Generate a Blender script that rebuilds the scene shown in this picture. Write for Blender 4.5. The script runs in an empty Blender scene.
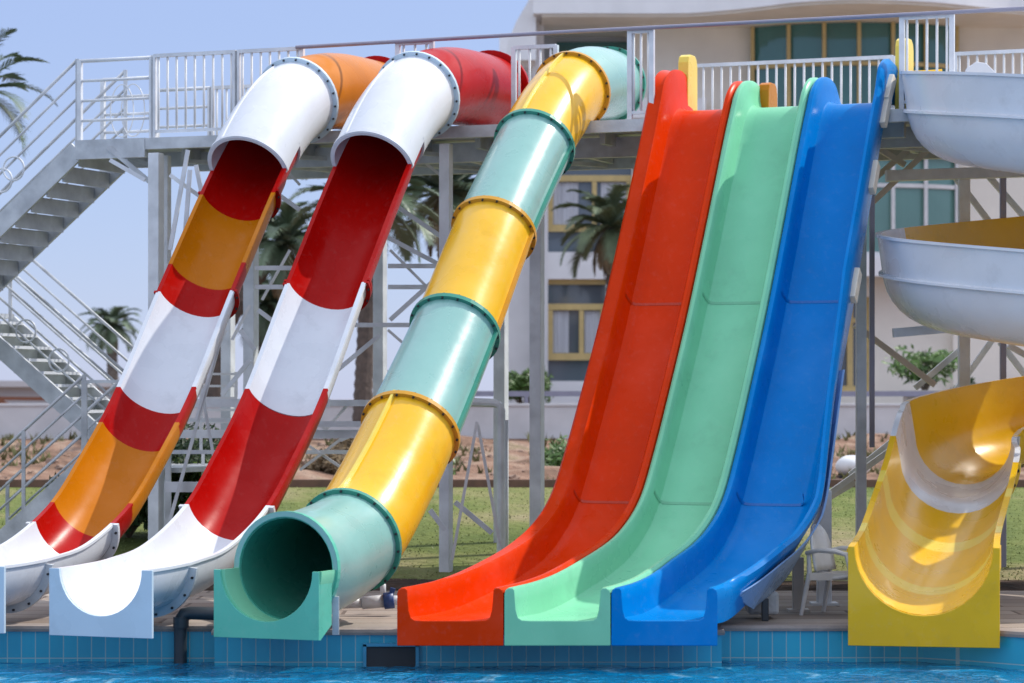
import bpy, math, random
from mathutils import Vector, Matrix
random.seed(7)
R = math.radians
SC = bpy.context.scene
COL = SC.collection
F = 2750.0; EYE = 2.15; HOR = 400.0          # lens in pixels, eye height above the deck, horizon row

def P(x, y, Y):
    return Vector(((x - 512) / F * Y, Y, EYE + (HOR - y) / F * Y))

# ---------------------------------------------------------------- mesh builder
class MB:
    def __init__(s): s.v = []; s.f = []; s.m = []; s.s = []
    def add(s, vs, fs, mi=0, sm=False):
        o = len(s.v); s.v += [Vector(p) for p in vs]
        for f in fs:
            s.f.append([i + o for i in f]); s.m.append(mi); s.s.append(sm)
    def box(s, c, size, ax=None, mi=0):
        c = Vector(c); h = Vector(size) / 2
        X, Y, Z = ax if ax else (Vector((1,0,0)), Vector((0,1,0)), Vector((0,0,1)))
        vs = [c + X*h.x*i + Y*h.y*j + Z*h.z*k for i in (-1,1) for j in (-1,1) for k in (-1,1)]
        s.add(vs, [(0,1,3,2),(4,6,7,5),(0,4,5,1),(2,3,7,6),(0,2,6,4),(1,5,7,3)], mi)
    def bar(s, a, b, w, h=None, mi=0, up=(0,0,1)):
        a = Vector(a); b = Vector(b); d = b - a; L = d.length; d.normalize()
        u = Vector(up)
        if abs(d.dot(u)) > .98: u = Vector((0,1,0)) if abs(d.y) < .9 else Vector((1,0,0))
        X = d.cross(u).normalized(); Y = X.cross(d).normalized()
        s.box((a+b)/2, (w, h or w, L), (X, Y, d), mi)
    def pipe(s, pts, r, n=8, mi=0, cap=True, closed=False):
        pts = [Vector(p) for p in pts]; N = len(pts); rings = []
        rr = r if isinstance(r, (list, tuple)) else [r]*N
        up = None
        for i, p in enumerate(pts):
            if closed: t = pts[(i+1) % N] - pts[i-1]
            else: t = pts[min(i+1, N-1)] - pts[max(i-1, 0)]
            t.normalize()
            if up is None:
                up = Vector((0,0,1)) if abs(t.z) < .9 else Vector((0,1,0))
            X = t.cross(up)
            if X.length < 1e-4: X = t.cross(Vector((1,0,0)))
            X.normalize(); up = X.cross(t).normalized()
            rings.append([p + (X*math.cos(2*math.pi*k/n) + up*math.sin(2*math.pi*k/n))*rr[i] for k in range(n)])
        s.rings(rings, closed_u=closed, mi=mi, sm=True)
        if cap and not closed:
            o = len(s.v)
            s.add(rings[0], [tuple(range(n))], mi); s.add(rings[-1], [tuple(range(n))[::-1]], mi)
    def rings(s, rings, closed_v=True, closed_u=False, mi=0, sm=True):
        n = len(rings[0]); vs = [p for r in rings for p in r]; fs = []
        for i in range(len(rings) - (0 if closed_u else 1)):
            i2 = (i+1) % len(rings)
            for k in range(n if closed_v else n-1):
                k2 = (k+1) % n
                fs.append((i*n+k, i*n+k2, i2*n+k2, i2*n+k))
        s.add(vs, fs, mi, sm)
    def prism(s, poly, d, mi=0):
        poly = [Vector(p) for p in poly]; d = Vector(d); n = len(poly)
        s.add(poly + [p + d for p in poly],
              [tuple(range(n)), tuple(range(n, 2*n))[::-1]] + [(i, n+i, n+(i+1) % n, (i+1) % n) for i in range(n)], mi)
    def build(s, name, mats, parent=None, bevel=0, fix=True):
        org = origin(parent) if parent else Vector((0,0,0))
        me = bpy.data.meshes.new(name)
        me.from_pydata([tuple(p - org) for p in s.v], [], s.f)
        if not isinstance(mats, (list, tuple)): mats = [mats]
        for m in mats: me.materials.append(m)
        me.polygons.foreach_set('material_index', s.m); me.polygons.foreach_set('use_smooth', s.s)
        if fix:
            import bmesh
            bm = bmesh.new(); bm.from_mesh(me)
            bmesh.ops.remove_doubles(bm, verts=bm.verts, dist=1e-5)
            bmesh.ops.recalc_face_normals(bm, faces=bm.faces)
            for e in bm.edges:
                if len(e.link_faces) == 2 and e.calc_face_angle(0) > R(35): e.smooth = False
            bm.to_mesh(me); bm.free()
        me.update()
        o = bpy.data.objects.new(name, me); COL.objects.link(o)
        if parent: o.parent = parent
        if bevel:
            b = o.modifiers.new('bevel', 'BEVEL'); b.width = bevel; b.segments = 2; b.limit_method = 'ANGLE'; b.angle_limit = R(40)
        return o

def origin(o):
    v = Vector((0,0,0))
    while o: v = v + o.location; o = o.parent
    return v
def tag(o, label, cat, group=None):
    o['label'] = label; o['category'] = cat
    if group: o['group'] = group
    return o
def thing(name, label, cat, loc, group=None):
    o = bpy.data.objects.new(name, None); COL.objects.link(o); o.location = loc
    o.empty_display_size = .2
    return tag(o, label, cat, group)
def kind(o, k): o['kind'] = k; return o
def at_copies(o, offsets):
    """copies of a part (shared mesh) shifted by world offsets"""
    for d in offsets:
        c = o.copy(); COL.objects.link(c); c.parent = o.parent; c.location = o.location + Vector(d)

def spline(pts, sub=8):
    """Catmull-Rom through tuples"""
    out = []; n = len(pts)
    for i in range(n-1):
        p0 = pts[max(i-1,0)]; p1 = pts[i]; p2 = pts[i+1]; p3 = pts[min(i+2,n-1)]
        for k in range(sub):
            t = k/sub
            out.append(tuple(.5*((2*b)+(-a+c)*t+(2*a-5*b+4*c-d)*t*t+(-a+3*b-3*c+d)*t**3) for a,b,c,d in zip(p0,p1,p2,p3)))
    out.append(tuple(pts[-1])); return out

# ---------------------------------------------------------------- materials
def mat(name, col, rough=.5, metal=0, var=.08, scale=6, bump=0, bscale=40, coat=0, spec=.5, col2=None, streak=None):
    m = bpy.data.materials.new(name); m.use_nodes = True
    nt = m.node_tree; N = nt.nodes; L = nt.links; b = N['Principled BSDF']
    b.inputs['Metallic'].default_value = metal; b.inputs['Coat Weight'].default_value = coat
    b.inputs['Coat Roughness'].default_value = .08; b.inputs['Specular IOR Level'].default_value = spec
    tc = N.new('ShaderNodeTexCoord'); nz = N.new('ShaderNodeTexNoise')
    nz.inputs['Scale'].default_value = scale; nz.inputs['Detail'].default_value = 6
    if streak:
        mp = N.new('ShaderNodeMapping'); mp.inputs['Scale'].default_value = streak
        L.new(tc.outputs['Object'], mp.inputs[0]); L.new(mp.outputs[0], nz.inputs['Vector'])
    else: L.new(tc.outputs['Object'], nz.inputs['Vector'])
    cr = N.new('ShaderNodeValToRGB')
    c = Vector(col)
    cr.color_ramp.elements[0].position = .3; cr.color_ramp.elements[1].position = .7
    a = (c*(1-var)) if col2 is None else Vector(col2)
    z = Vector([min(1, x*(1+var)) for x in c]) if col2 is None else c
    cr.color_ramp.elements[0].color = (*a, 1); cr.color_ramp.elements[1].color = (*z, 1)
    L.new(nz.outputs['Fac'], cr.inputs[0]); L.new(cr.outputs[0], b.inputs['Base Color'])
    mr = N.new('ShaderNodeMapRange'); mr.inputs['From Min'].default_value = .3; mr.inputs['From Max'].default_value = .7
    mr.inputs['To Min'].default_value = rough*.8; mr.inputs['To Max'].default_value = min(1, rough*1.25)
    L.new(nz.outputs['Fac'], mr.inputs[0]); L.new(mr.outputs[0], b.inputs['Roughness'])
    if bump:
        n2 = N.new('ShaderNodeTexNoise'); n2.inputs['Scale'].default_value = bscale; n2.inputs['Detail'].default_value = 4
        L.new(tc.outputs['Object'], n2.inputs['Vector'])
        bp = N.new('ShaderNodeBump'); bp.inputs['Strength'].default_value = bump; bp.inputs['Distance'].default_value = .02
        L.new(n2.outputs['Fac'], bp.inputs['Height']); L.new(bp.outputs[0], b.inputs['Normal'])
    return m
def gel(name, col, rough=.28, var=.07, spec=.3, coat=.05, wear=.21):
    m = mat(name, col, rough, var=var, scale=1.6, bump=.10, bscale=6, coat=coat, spec=spec)
    nt = m.node_tree; N = nt.nodes; L = nt.links; b = N['Principled BSDF']; src = b.inputs['Base Color'].links[0].from_socket
    tc = N.new('ShaderNodeTexCoord')
    def layer(src, scale, det, lo, hi, colr, amt, st=None):
        n = N.new('ShaderNodeTexNoise'); n.inputs['Scale'].default_value = scale; n.inputs['Detail'].default_value = det; n.inputs['Roughness'].default_value = .65
        if st:
            q = N.new('ShaderNodeMapping'); q.inputs['Rotation'].default_value = (R(48), 0, R(-22)); q.inputs['Scale'].default_value = st
            L.new(tc.outputs['Object'], q.inputs[0]); L.new(q.outputs[0], n.inputs[0])
        else: L.new(tc.outputs['Object'], n.inputs[0])
        r = N.new('ShaderNodeMapRange'); r.inputs['From Min'].default_value = lo; r.inputs['From Max'].default_value = hi; r.inputs['To Max'].default_value = amt
        L.new(n.outputs['Fac'], r.inputs[0]); x = N.new('ShaderNodeMixRGB'); x.inputs[2].default_value = (*colr, 1)
        L.new(r.outputs[0], x.inputs[0]); L.new(src, x.inputs[1]); return x.outputs[0]
    c = Vector(col); fade = tuple(c*.72 + Vector((.16,.16,.15))); grime = tuple(c*.55 + Vector((.02,.016,.01)))
    src = layer(src, .8, 5, .50, .72, fade, wear)                    # sun-faded patches
    src = layer(src, 3.0, 6, .55, .75, fade, wear*1.3, (5, .5, 5))    # lime streaks
    src = layer(src, 2.2, 8, .56, .76, grime, wear*1.8)              # grime
    L.new(src, b.inputs['Base Color']); return m

M = dict(
 white=gel('gelcoat_white', (.69,.71,.75)), red=gel('gelcoat_red', (.40,.003,.002), spec=.10, wear=.08, coat=0),
 orange=gel('gelcoat_orange', (.54,.17,.003), spec=.12, wear=.13, coat=0), yellow=gel('gelcoat_yellow', (.86,.47,.012), spec=.4, coat=.15),
 teal=gel('gelcoat_teal', (.23,.45,.40), spec=.6, coat=.25), teal_rim=gel('gelcoat_teal_rim', (.05,.28,.20)),
 yellow_rim=gel('gelcoat_yellow_rim', (.62,.30,.02)), jade=gel('gelcoat_jade', (.12,.50,.36)),
 tomato=gel('gelcoat_tomato', (.68,.038,.001), spec=.08, wear=.11, coat=0), mint=gel('gelcoat_mint', (.22,.60,.37), spec=.10, wear=.17, coat=0),
 tomato_seam=gel('seam_tomato', (.50,.03,.003)), mint_seam=gel('seam_mint', (.16,.46,.28)), blue_seam=gel('seam_blue', (.0,.13,.42)),
 blue=gel('gelcoat_blue', (.0,.20,.56), spec=.08, wear=.12, coat=0), sun=gel('gelcoat_sun_yellow', (.80,.46,.004), spec=.35, coat=.1),
 straw=gel('gelcoat_straw', (.82,.62,.10)), skin=mat('raw_fibreglass', (.50,.53,.56), .55, bump=.3, bscale=30),
 bluegrey=gel('gelcoat_blue_grey', (.28,.44,.68)),
 cream=mat('cream_bracket', (.85,.74,.58), .5), panel=gel('gelcoat_pale_blue', (.55,.66,.74)),
 steel=mat('galvanised_steel', (.50,.52,.54), .5, .2, var=.24, scale=4, bump=.15),
 steel2=mat('painted_steel', (.66,.68,.71), .45, .05, var=.16, scale=4, bump=.1),
 beige=mat('beige_steel', (.60,.56,.52), .5, .05, var=.1, scale=3),
 dark=mat('dark_bolt', (.03,.03,.035), .5, .3), darkrail=mat('grey_violet_rail', (.28,.27,.34), .45, .3),
 pipe=mat('black_pipe', (.035,.045,.055), .4), chair=mat('white_plastic', (.80,.80,.80), .4, bump=.1),
 chairb=mat('beige_plastic', (.66,.62,.57), .4), valve=mat('blue_valve', (.02,.06,.22), .4),
 pvc=mat('grey_pvc', (.55,.57,.60), .4), trunk=mat('palm_trunk', (.11,.085,.07), .9, var=.4, scale=8, bump=.8, bscale=14),
 stucco=mat('white_stucco', (.84,.84,.85), .85, var=.06, scale=1.2, bump=.15, bscale=30),
 creamwall=mat('cream_stucco', (.85,.81,.72), .85, var=.06, scale=1.2, bump=.15, bscale=30),
 frame=mat('yellow_frame', (.62,.47,.20), .5), wframe=mat('white_frame', (.72,.72,.72), .5),
 wallw=mat('retaining_wall_paint', (.62,.62,.63), .85, var=.10, scale=1.5, bump=.2),
 grey=mat('grey_render', (.55,.55,.56), .85, var=.08, scale=.6), curtain=mat('curtain', (.55,.57,.62), .9, var=.18, scale=2, streak=(9,9,.3)),
 soil=mat('dark_soil', (.075,.05,.035), .95, var=.5, scale=5, bump=.8, bscale=9),
 kerb=mat('brown_kerb', (.16,.09,.065), .9, var=.2), rock=mat('pale_rock', (.30,.20,.15), .9, var=.3, scale=4, bump=.5),
 leaf=mat('shrub_leaf', (.075,.15,.03), .5, var=.45, scale=3), leafd=mat('dark_leaf', (.022,.055,.014), .55, var=.5, scale=3),
 leafy=mat('bright_leaf', (.13,.22,.035), .5, var=.4, scale=3), dry=mat('dry_frond', (.22,.16,.09), .8, var=.3),
 palm2=mat('pale_palm_leaf', (.12,.155,.08), .6, var=.4, scale=2), palm=mat('palm_leaf', (.10,.14,.08), .45, var=.4, scale=2), stem=mat('stem', (.12,.09,.06), .9),
 sack=mat('white_sack', (.72,.73,.74), .6), concrete=mat('planter_concrete', (.45,.42,.38), .9),
 grass=mat('grass_blade', (.20,.24,.075), .7, var=.5, scale=.5),
)
def glass_mat(name, col, rough=.06):
    m = mat(name, col, rough, var=.18, scale=.35, spec=.8); return m
M['glass_green'] = glass_mat('green_glass', (.06,.19,.18)); M['glass_light'] = glass_mat('pale_green_glass', (.13,.27,.24))
M['glass_grey'] = glass_mat('grey_glass', (.12,.145,.175))

def tile_mat():
    m = bpy.data.materials.new('pool_tiles'); m.use_nodes = True; nt = m.node_tree; N = nt.nodes; L = nt.links; b = N['Principled BSDF']
    geo = N.new('ShaderNodeNewGeometry'); tc = N.new('ShaderNodeTexCoord'); mp = N.new('ShaderNodeMapping')
    sp = N.new('ShaderNodeSeparateXYZ'); cb = N.new('ShaderNodeCombineXYZ')
    L.new(tc.outputs['Object'], sp.inputs[0]); ad = N.new('ShaderNodeMath'); ad.operation = 'ADD'
    L.new(sp.outputs['X'], ad.inputs[0]); L.new(sp.outputs['Y'], ad.inputs[1])
    L.new(ad.outputs[0], cb.inputs['X']); L.new(sp.outputs['Z'], cb.inputs['Y'])
    mp.inputs['Location'].default_value = (0, .30, 0); L.new(cb.outputs[0], mp.inputs[0])
    br = N.new('ShaderNodeTexBrick'); br.offset = 0; br.inputs['Scale'].default_value = 1
    br.inputs['Brick Width'].default_value = .133; br.inputs['Row Height'].default_value = .30; br.inputs['Mortar Size'].default_value = .006
    br.inputs['Mortar Smooth'].default_value = .3; br.inputs['Bias'].default_value = -.2
    br.inputs['Color1'].default_value = (.002,.36,.54,1); br.inputs['Color2'].default_value = (.006,.46,.66,1); br.inputs['Mortar'].default_value = (.30,.52,.56,1)
    L.new(mp.outputs[0], br.inputs['Vector'])
    nz = N.new('ShaderNodeTexNoise'); nz.inputs['Scale'].default_value = 1.6; nz.inputs['Detail'].default_value = 5; L.new(tc.outputs['Object'], nz.inputs[0])
    mx = N.new('ShaderNodeMixRGB'); mx.blend_type = 'MULTIPLY'; mx.inputs[0].default_value = .25
    L.new(br.outputs['Color'], mx.inputs[1]); L.new(nz.outputs['Fac'], mx.inputs[2]); 
    gm = N.new('ShaderNodeBrightContrast'); gm.inputs['Bright'].default_value = .02; L.new(mx.outputs[0], gm.inputs[0]); L.new(gm.outputs[0], b.inputs['Base Color'])
    b.inputs['Roughness'].default_value = .22
    bp = N.new('ShaderNodeBump'); bp.inputs['Strength'].default_value = .4; bp.inputs['Distance'].default_value = .004; bp.invert = True
    L.new(br.outputs['Fac'], bp.inputs['Height']); L.new(bp.outputs[0], b.inputs['Normal'])
    return m
M['tiles'] = tile_mat()
def water_mat():
    m = bpy.data.materials.new('pool_water'); m.use_nodes = True; nt = m.node_tree; N = nt.nodes; L = nt.links; b = N['Principled BSDF']
    tc = N.new('ShaderNodeTexCoord'); mp = N.new('ShaderNodeMapping'); mp.inputs['Scale'].default_value = (1, .55, 1); L.new(tc.outputs['Object'], mp.inputs[0])
    n1 = N.new('ShaderNodeTexNoise'); n1.inputs['Scale'].default_value = 2.6; n1.inputs['Detail'].default_value = 3; n1.inputs['Distortion'].default_value = .8
    n2 = N.new('ShaderNodeTexNoise'); n2.inputs['Scale'].default_value = 9; n2.inputs['Detail'].default_value = 2
    L.new(mp.outputs[0], n1.inputs['Vector']); L.new(mp.outputs[0], n2.inputs['Vector'])
    cr = N.new('ShaderNodeValToRGB'); cr.color_ramp.elements[0].color = (0,.105,.25,1); cr.color_ramp.elements[1].color = (.005,.20,.40,1)
    cr.color_ramp.elements[0].position = .3; cr.color_ramp.elements[1].position = .62; fo = cr.color_ramp.elements.new(.74); fo.color = (.22,.45,.60,1)
    L.new(n1.outputs['Fac'], cr.inputs[0]); L.new(cr.outputs[0], b.inputs['Base Color'])
    b.inputs['Roughness'].default_value = .06; b.inputs['IOR'].default_value = 1.33
    a = N.new('ShaderNodeMath'); a.operation = 'MULTIPLY_ADD'; a.inputs[1].default_value = .35
    L.new(n2.outputs['Fac'], a.inputs[0]); L.new(n1.outputs['Fac'], a.inputs[2])
    bp = N.new('ShaderNodeBump'); bp.inputs['Strength'].default_value = .9; bp.inputs['Distance'].default_value = .2
    L.new(a.outputs[0], bp.inputs['Height']); L.new(bp.outputs[0], b.inputs['Normal'])
    return m
M['water'] = water_mat()
def deck_mat():
    m = mat('deck_paving', (.40,.34,.29), .8, var=.12, scale=3, bump=.15); nt = m.node_tree; N = nt.nodes; L = nt.links; b = N['Principled BSDF']
    src = b.inputs['Base Color'].links[0].from_socket
    tc = N.new('ShaderNodeTexCoord'); br = N.new('ShaderNodeTexBrick'); br.offset = .5
    br.inputs['Scale'].default_value = 1; br.inputs['Brick Width'].default_value = 1.7; br.inputs['Row Height'].default_value = .52; br.inputs['Mortar Size'].default_value = .02
    br.inputs['Color1'].default_value = (.62,.56,.52,1); br.inputs['Color2'].default_value = (1,1,1,1); br.inputs['Mortar'].default_value = (.35,.3,.28,1)
    L.new(tc.outputs['Object'], br.inputs[0])
    mx = N.new('ShaderNodeMixRGB'); mx.blend_type = 'MULTIPLY'; mx.inputs[0].default_value = 1
    L.new(src, mx.inputs[1]); L.new(br.outputs['Color'], mx.inputs[2]); L.new(mx.outputs[0], b.inputs['Base Color'])
    return m
M['deck'] = deck_mat()
def ground_mat():
    m = bpy.data.materials.new('ground'); m.use_nodes = True; nt = m.node_tree; N = nt.nodes; L = nt.links; b = N['Principled BSDF']
    tc = N.new('ShaderNodeTexCoord'); sp = N.new('ShaderNodeSeparateXYZ'); L.new(tc.outputs['Object'], sp.inputs[0])
    def noise(sc, det=6, st=None):
        n = N.new('ShaderNodeTexNoise'); n.inputs['Scale'].default_value = sc; n.inputs['Detail'].default_value = det
        if st:
            q = N.new('ShaderNodeMapping'); q.inputs['Scale'].default_value = st; L.new(tc.outputs['Object'], q.inputs[0]); L.new(q.outputs[0], n.inputs[0])
        else: L.new(tc.outputs['Object'], n.inputs[0])
        return n
    def ramp(src, cs):
        c = N.new('ShaderNodeValToRGB'); e = c.color_ramp.elements
        while len(e) < len(cs): e.new(.5)
        for el, (p, col) in zip(e, cs): el.position = p; el.color = (*col, 1)
        L.new(src, c.inputs[0]); return c
    gr = ramp(noise(.8, 9, (.7, .5, 1)).outputs['Fac'], [(.30,(.10,.135,.04)), (.46,(.15,.18,.055)), (.56,(.21,.21,.085)), (.70,(.30,.25,.15))])
    di = ramp(noise(1.3, 8).outputs['Fac'], [(.3,(.13,.085,.06)), (.5,(.26,.16,.115)), (.62,(.34,.24,.18)), (.75,(.20,.17,.09))])
    so = ramp(noise(4, 6).outputs['Fac'], [(.3,(.03,.022,.015)), (.7,(.09,.06,.045))])
    nz = noise(1.1, 4)
    ad = N.new('ShaderNodeMath'); ad.operation = 'MULTIPLY_ADD'; ad.inputs[1].default_value = 1.0; L.new(nz.outputs['Fac'], ad.inputs[0]); L.new(sp.outputs['Y'], ad.inputs[2])
    def step(v):
        s = N.new('ShaderNodeMath'); s.operation = 'GREATER_THAN'; s.inputs[1].default_value = v; L.new(ad.outputs[0], s.inputs[0]); return s
    m1 = N.new('ShaderNodeMixRGB'); L.new(step(32.4).outputs[0], m1.inputs[0]); L.new(so.outputs[0], m1.inputs[1]); L.new(gr.outputs[0], m1.inputs[2])
    m2 = N.new('ShaderNodeMixRGB'); L.new(step(44.5).outputs[0], m2.inputs[0]); L.new(m1.outputs[0], m2.inputs[1]); L.new(di.outputs[0], m2.inputs[2])
    L.new(m2.outputs[0], b.inputs['Base Color']); b.inputs['Roughness'].default_value = .95; b.inputs['Specular IOR Level'].default_value = .1
    bp = N.new('ShaderNodeBump'); bp.inputs['Strength'].default_value = .9; bp.inputs['Distance'].default_value = .12
    L.new(noise(5, 8).outputs['Fac'], bp.inputs['Height']); L.new(bp.outputs[0], b.inputs['Normal'])
    return m
M['ground'] = ground_mat()

# ---------------------------------------------------------------- world, sun, camera
SUN_AZ, SUN_EL = R(66), R(48)                 # azimuth from +Y towards +X
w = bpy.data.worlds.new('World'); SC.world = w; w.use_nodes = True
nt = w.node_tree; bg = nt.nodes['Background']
sky = nt.nodes.new('ShaderNodeTexSky'); sky.sky_type = 'NISHITA'; sky.sun_disc = False
sky.sun_elevation = SUN_EL; sky.sun_rotation = SUN_AZ; sky.air_density = 1.0; sky.dust_density = .2; sky.ozone_density = 2.0
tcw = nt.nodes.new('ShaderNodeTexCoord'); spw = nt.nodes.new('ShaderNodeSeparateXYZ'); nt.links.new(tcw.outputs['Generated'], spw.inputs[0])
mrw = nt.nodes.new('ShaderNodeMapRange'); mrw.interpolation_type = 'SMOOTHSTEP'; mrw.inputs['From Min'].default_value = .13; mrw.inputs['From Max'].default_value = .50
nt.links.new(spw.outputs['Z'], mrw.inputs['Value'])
skyfill = nt.nodes.new('ShaderNodeMixRGB'); skyfill.inputs[1].default_value = (1.84, 2.32, 4.1, 1); skyfill.inputs[2].default_value = (6.5, 6.9, 7.9, 1)   # periwinkle low; extra brightness added overhead as fill for shaded sides
nt.links.new(mrw.outputs[0], skyfill.inputs[0])
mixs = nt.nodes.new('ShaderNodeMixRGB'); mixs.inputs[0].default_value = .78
nt.links.new(sky.outputs[0], mixs.inputs[1]); nt.links.new(skyfill.outputs[0], mixs.inputs[2]); nt.links.new(mixs.outputs[0], bg.inputs[0]); bg.inputs[1].default_value = .15
sd = Vector((math.cos(SUN_EL)*math.sin(SUN_AZ), math.cos(SUN_EL)*math.cos(SUN_AZ), math.sin(SUN_EL)))
sl = bpy.data.lights.new('sun', 'SUN'); sl.energy = 2.85; sl.angle = R(.5); sl.color = (1, .95, .87)
so = bpy.data.objects.new('sun', sl); COL.objects.link(so); so.rotation_euler = sd.to_track_quat('Z', 'Y').to_euler(); so.location = (30, 10, 30)
cd = bpy.data.cameras.new('camera'); cam = bpy.data.objects.new('camera', cd); COL.objects.link(cam); SC.camera = cam
cd.sensor_width = 36; cd.lens = F/1024*36; cd.shift_y = (HOR - 341.5)/1024
cam.location = (0, 0, EYE); cam.rotation_euler = (R(90), 0, 0); cd.clip_start = .5; cd.clip_end = 3000
cd.dof.use_dof = True; cd.dof.focus_distance = 28; cd.dof.aperture_fstop = 2.0
SC.view_settings.view_transform = 'Standard'; SC.view_settings.look = 'None'; SC.view_settings.gamma = 1; SC.view_settings.exposure = .38

# ---------------------------------------------------------------- ground
def gz(x, y):
    def lerp(a, b, t): t = max(0, min(1, t)); return a + (b-a)*t
    if y < 31.6: return lerp(-.06, .04, (y-30.5)/1.0)
    if y < 44: z = lerp(.04, .76, (y-31.6)/12.4)
    elif y < 55.5: z = lerp(.76, 1.36, (y-44)/11.5)
    elif y < 56.6: z = 1.36
    elif y < 57.2: z = lerp(1.36, 1.8, (y-56.6)/.6)
    else: z = 1.8
    if 44 < y < 55.5: z += .10*math.sin(x*1.3+y*.7)*math.sin(y*1.1) + .06*math.sin(x*3.1-y*2.3)
    return z
ys = [30.5 + .25*i for i in range(5)] + [32 + .6*i for i in range(20)] + [44 + .3*i for i in range(39)] + [56.0, 56.6, 57.2, 60, 80, 120, 200, 400, 900, 2000]
xs = [-1500, -400, -120, -50, -30] + [-20 + .5*i for i in range(81)] + [30, 50, 120, 400, 1500]
mb = MB(); vs = [(x, y, gz(x, y)) for y in ys for x in xs]; nx = len(xs)
mb.add(vs, [(j*nx+i, j*nx+i+1, (j+1)*nx+i+1, (j+1)*nx+i) for j in range(len(ys)-1) for i in range(nx-1)], 0, True)
kind(mb.build('ground', M['ground'], fix=False), 'structure')
# pool edge in plan
EDGE = [(-14, 26.1), (-2.78, 26.1), (-2.78, 25.7), (1.96, 25.7), (1.96, 26.15), (3.6, 26.15), (3.9, 26.1), (4.3, 25.82), (4.8, 25.35), (6.5, 23.6), (12, 20.0)]
mb = MB()
for (a, b) in zip(EDGE, EDGE[1:]):
    if abs(a[0]-b[0]) < .01: continue
    mb.add([(a[0], a[1]+.25, 0), (b[0], b[1]+.25, 0), (b[0], 31, 0), (a[0], 31, 0)], [(0,1,2,3)])
mb.add([(1.96,25.95,0),(1.96,26.4,0),(1.7,26.4,0),(1.7,25.95,0)], [(0,1,2,3)])
kind(mb.build('deck', M['deck']), 'structure')
mb = MB(); mb.add([(-60,-60,0),(60,-60,0),(60,-1.5,0),(-60,-1.5,0),(-60,-1.5,-1.6),(60,-1.5,-1.6)], [(0,1,2,3),(3,2,5,4)]); kind(mb.build('pool_deck', mat('pale_concrete', (.60,.59,.57), .85, var=.1, scale=1.5, bump=.1)), 'structure')
wallpool = thing('pool_wall', 'blue tiled pool wall with a stepped edge below the slides', 'pool wall', (0, 25.7, -.3))
mb = MB(); n = len(EDGE)
mb.add([(x, y, -.045) for x, y in EDGE] + [(x, y, -1.6) for x, y in EDGE], [(i, i+1, n+i+1, n+i) for i in range(n-1)])
mb.add([(x, y+.3, -.045) for x, y in EDGE] + [(x, y, -.045) for x, y in EDGE], [(i, i+1, n+i+1, n+i) for i in range(n-1)])
mb.build('tiled_face', M['tiles'], wallpool)
mb = MB()
M['coping'] = mat('coping_stone', (.30,.25,.22), .8, var=.2, scale=5, bump=.2)
def off(i, d):
    a = Vector(EDGE[max(i-1,0)]); b = Vector(EDGE[i]); c = Vector(EDGE[min(i+1,n-1)])
    ns = []
    for p, q in ((a,b),(b,c)):
        t = q-p
        if t.length > 1e-6: t.normalize(); ns.append(Vector((-t.y, t.x)))
    if len(ns) == 1: m_ = ns[0]
    else: m_ = (ns[0]+ns[1]); m_ = m_ / max(.5, m_.dot(ns[0]))
    return b + m_*d
sect = [(-.025, -.045), (-.03, -.02), (-.02, .006), (.28, .006), (.28, -.045)]
mb.rings([[(*off(i, d), z) for d, z in sect] for i in range(n)], sm=False)
mb.build('coping', M['coping'], wallpool)
mb = MB(); mb.box((P(391,0,25.66).x, 25.70, -.245), (.46, .06, .19)); 
mb.build('dark_outlet', mat('outlet_recess', (.035,.04,.045), .7, var=.3), wallpool)
mb = MB(); c0 = (P(391,0,25.66).x, 25.68, -.245)
for dx, dz, sx, sz in ((-.245,0,.03,.23),(.245,0,.03,.23),(0,.11,.52,.03),(0,-.11,.52,.03)): mb.box((c0[0]+dx, 25.675, c0[2]+dz), (sx, .05, sz))
mb.build('outlet_frame', mat('outlet_frame_tile', (.05,.30,.48), .3), wallpool)
mb = MB(); mb.add([(-40,-6,-1.6),(40,-6,-1.6),(40,30,-1.6),(-40,30,-1.6)], [(0,1,2,3)]); kind(mb.build('pool_floor', M['tiles']), 'structure')
mb = MB()
ny_, nx_ = 60, 90
def wz(x, y): return -.335 + .008*math.sin(x*3.1+y*1.7)*math.sin(y*2.3-x*.9) + .005*math.sin(x*7.3-y*4.1)
vs = [(-9+18*i/nx_, 18+8.4*j/ny_, wz(-9+18*i/nx_, 18+8.4*j/ny_)) for j in range(ny_+1) for i in range(nx_+1)]
mb.add(vs, [(j*(nx_+1)+i, j*(nx_+1)+i+1, (j+1)*(nx_+1)+i+1, (j+1)*(nx_+1)+i) for j in range(ny_) for i in range(nx_)], 0, True)
mb.add([(-40,-6,-.34),(40,-6,-.34),(40,18,-.34),(-40,18,-.34)], [(0,1,2,3)])
mb.add([(-40,18,-.34),(-9,18,-.34),(-9,26.2,-.34),(-40,26.2,-.34)], [(0,1,2,3)])
mb.add([(9,18,-.34),(40,18,-.34),(40,26.2,-.34),(9,26.2,-.34)], [(0,1,2,3)])
kind(mb.build('water', M['water'], fix=False), 'structure')

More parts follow.
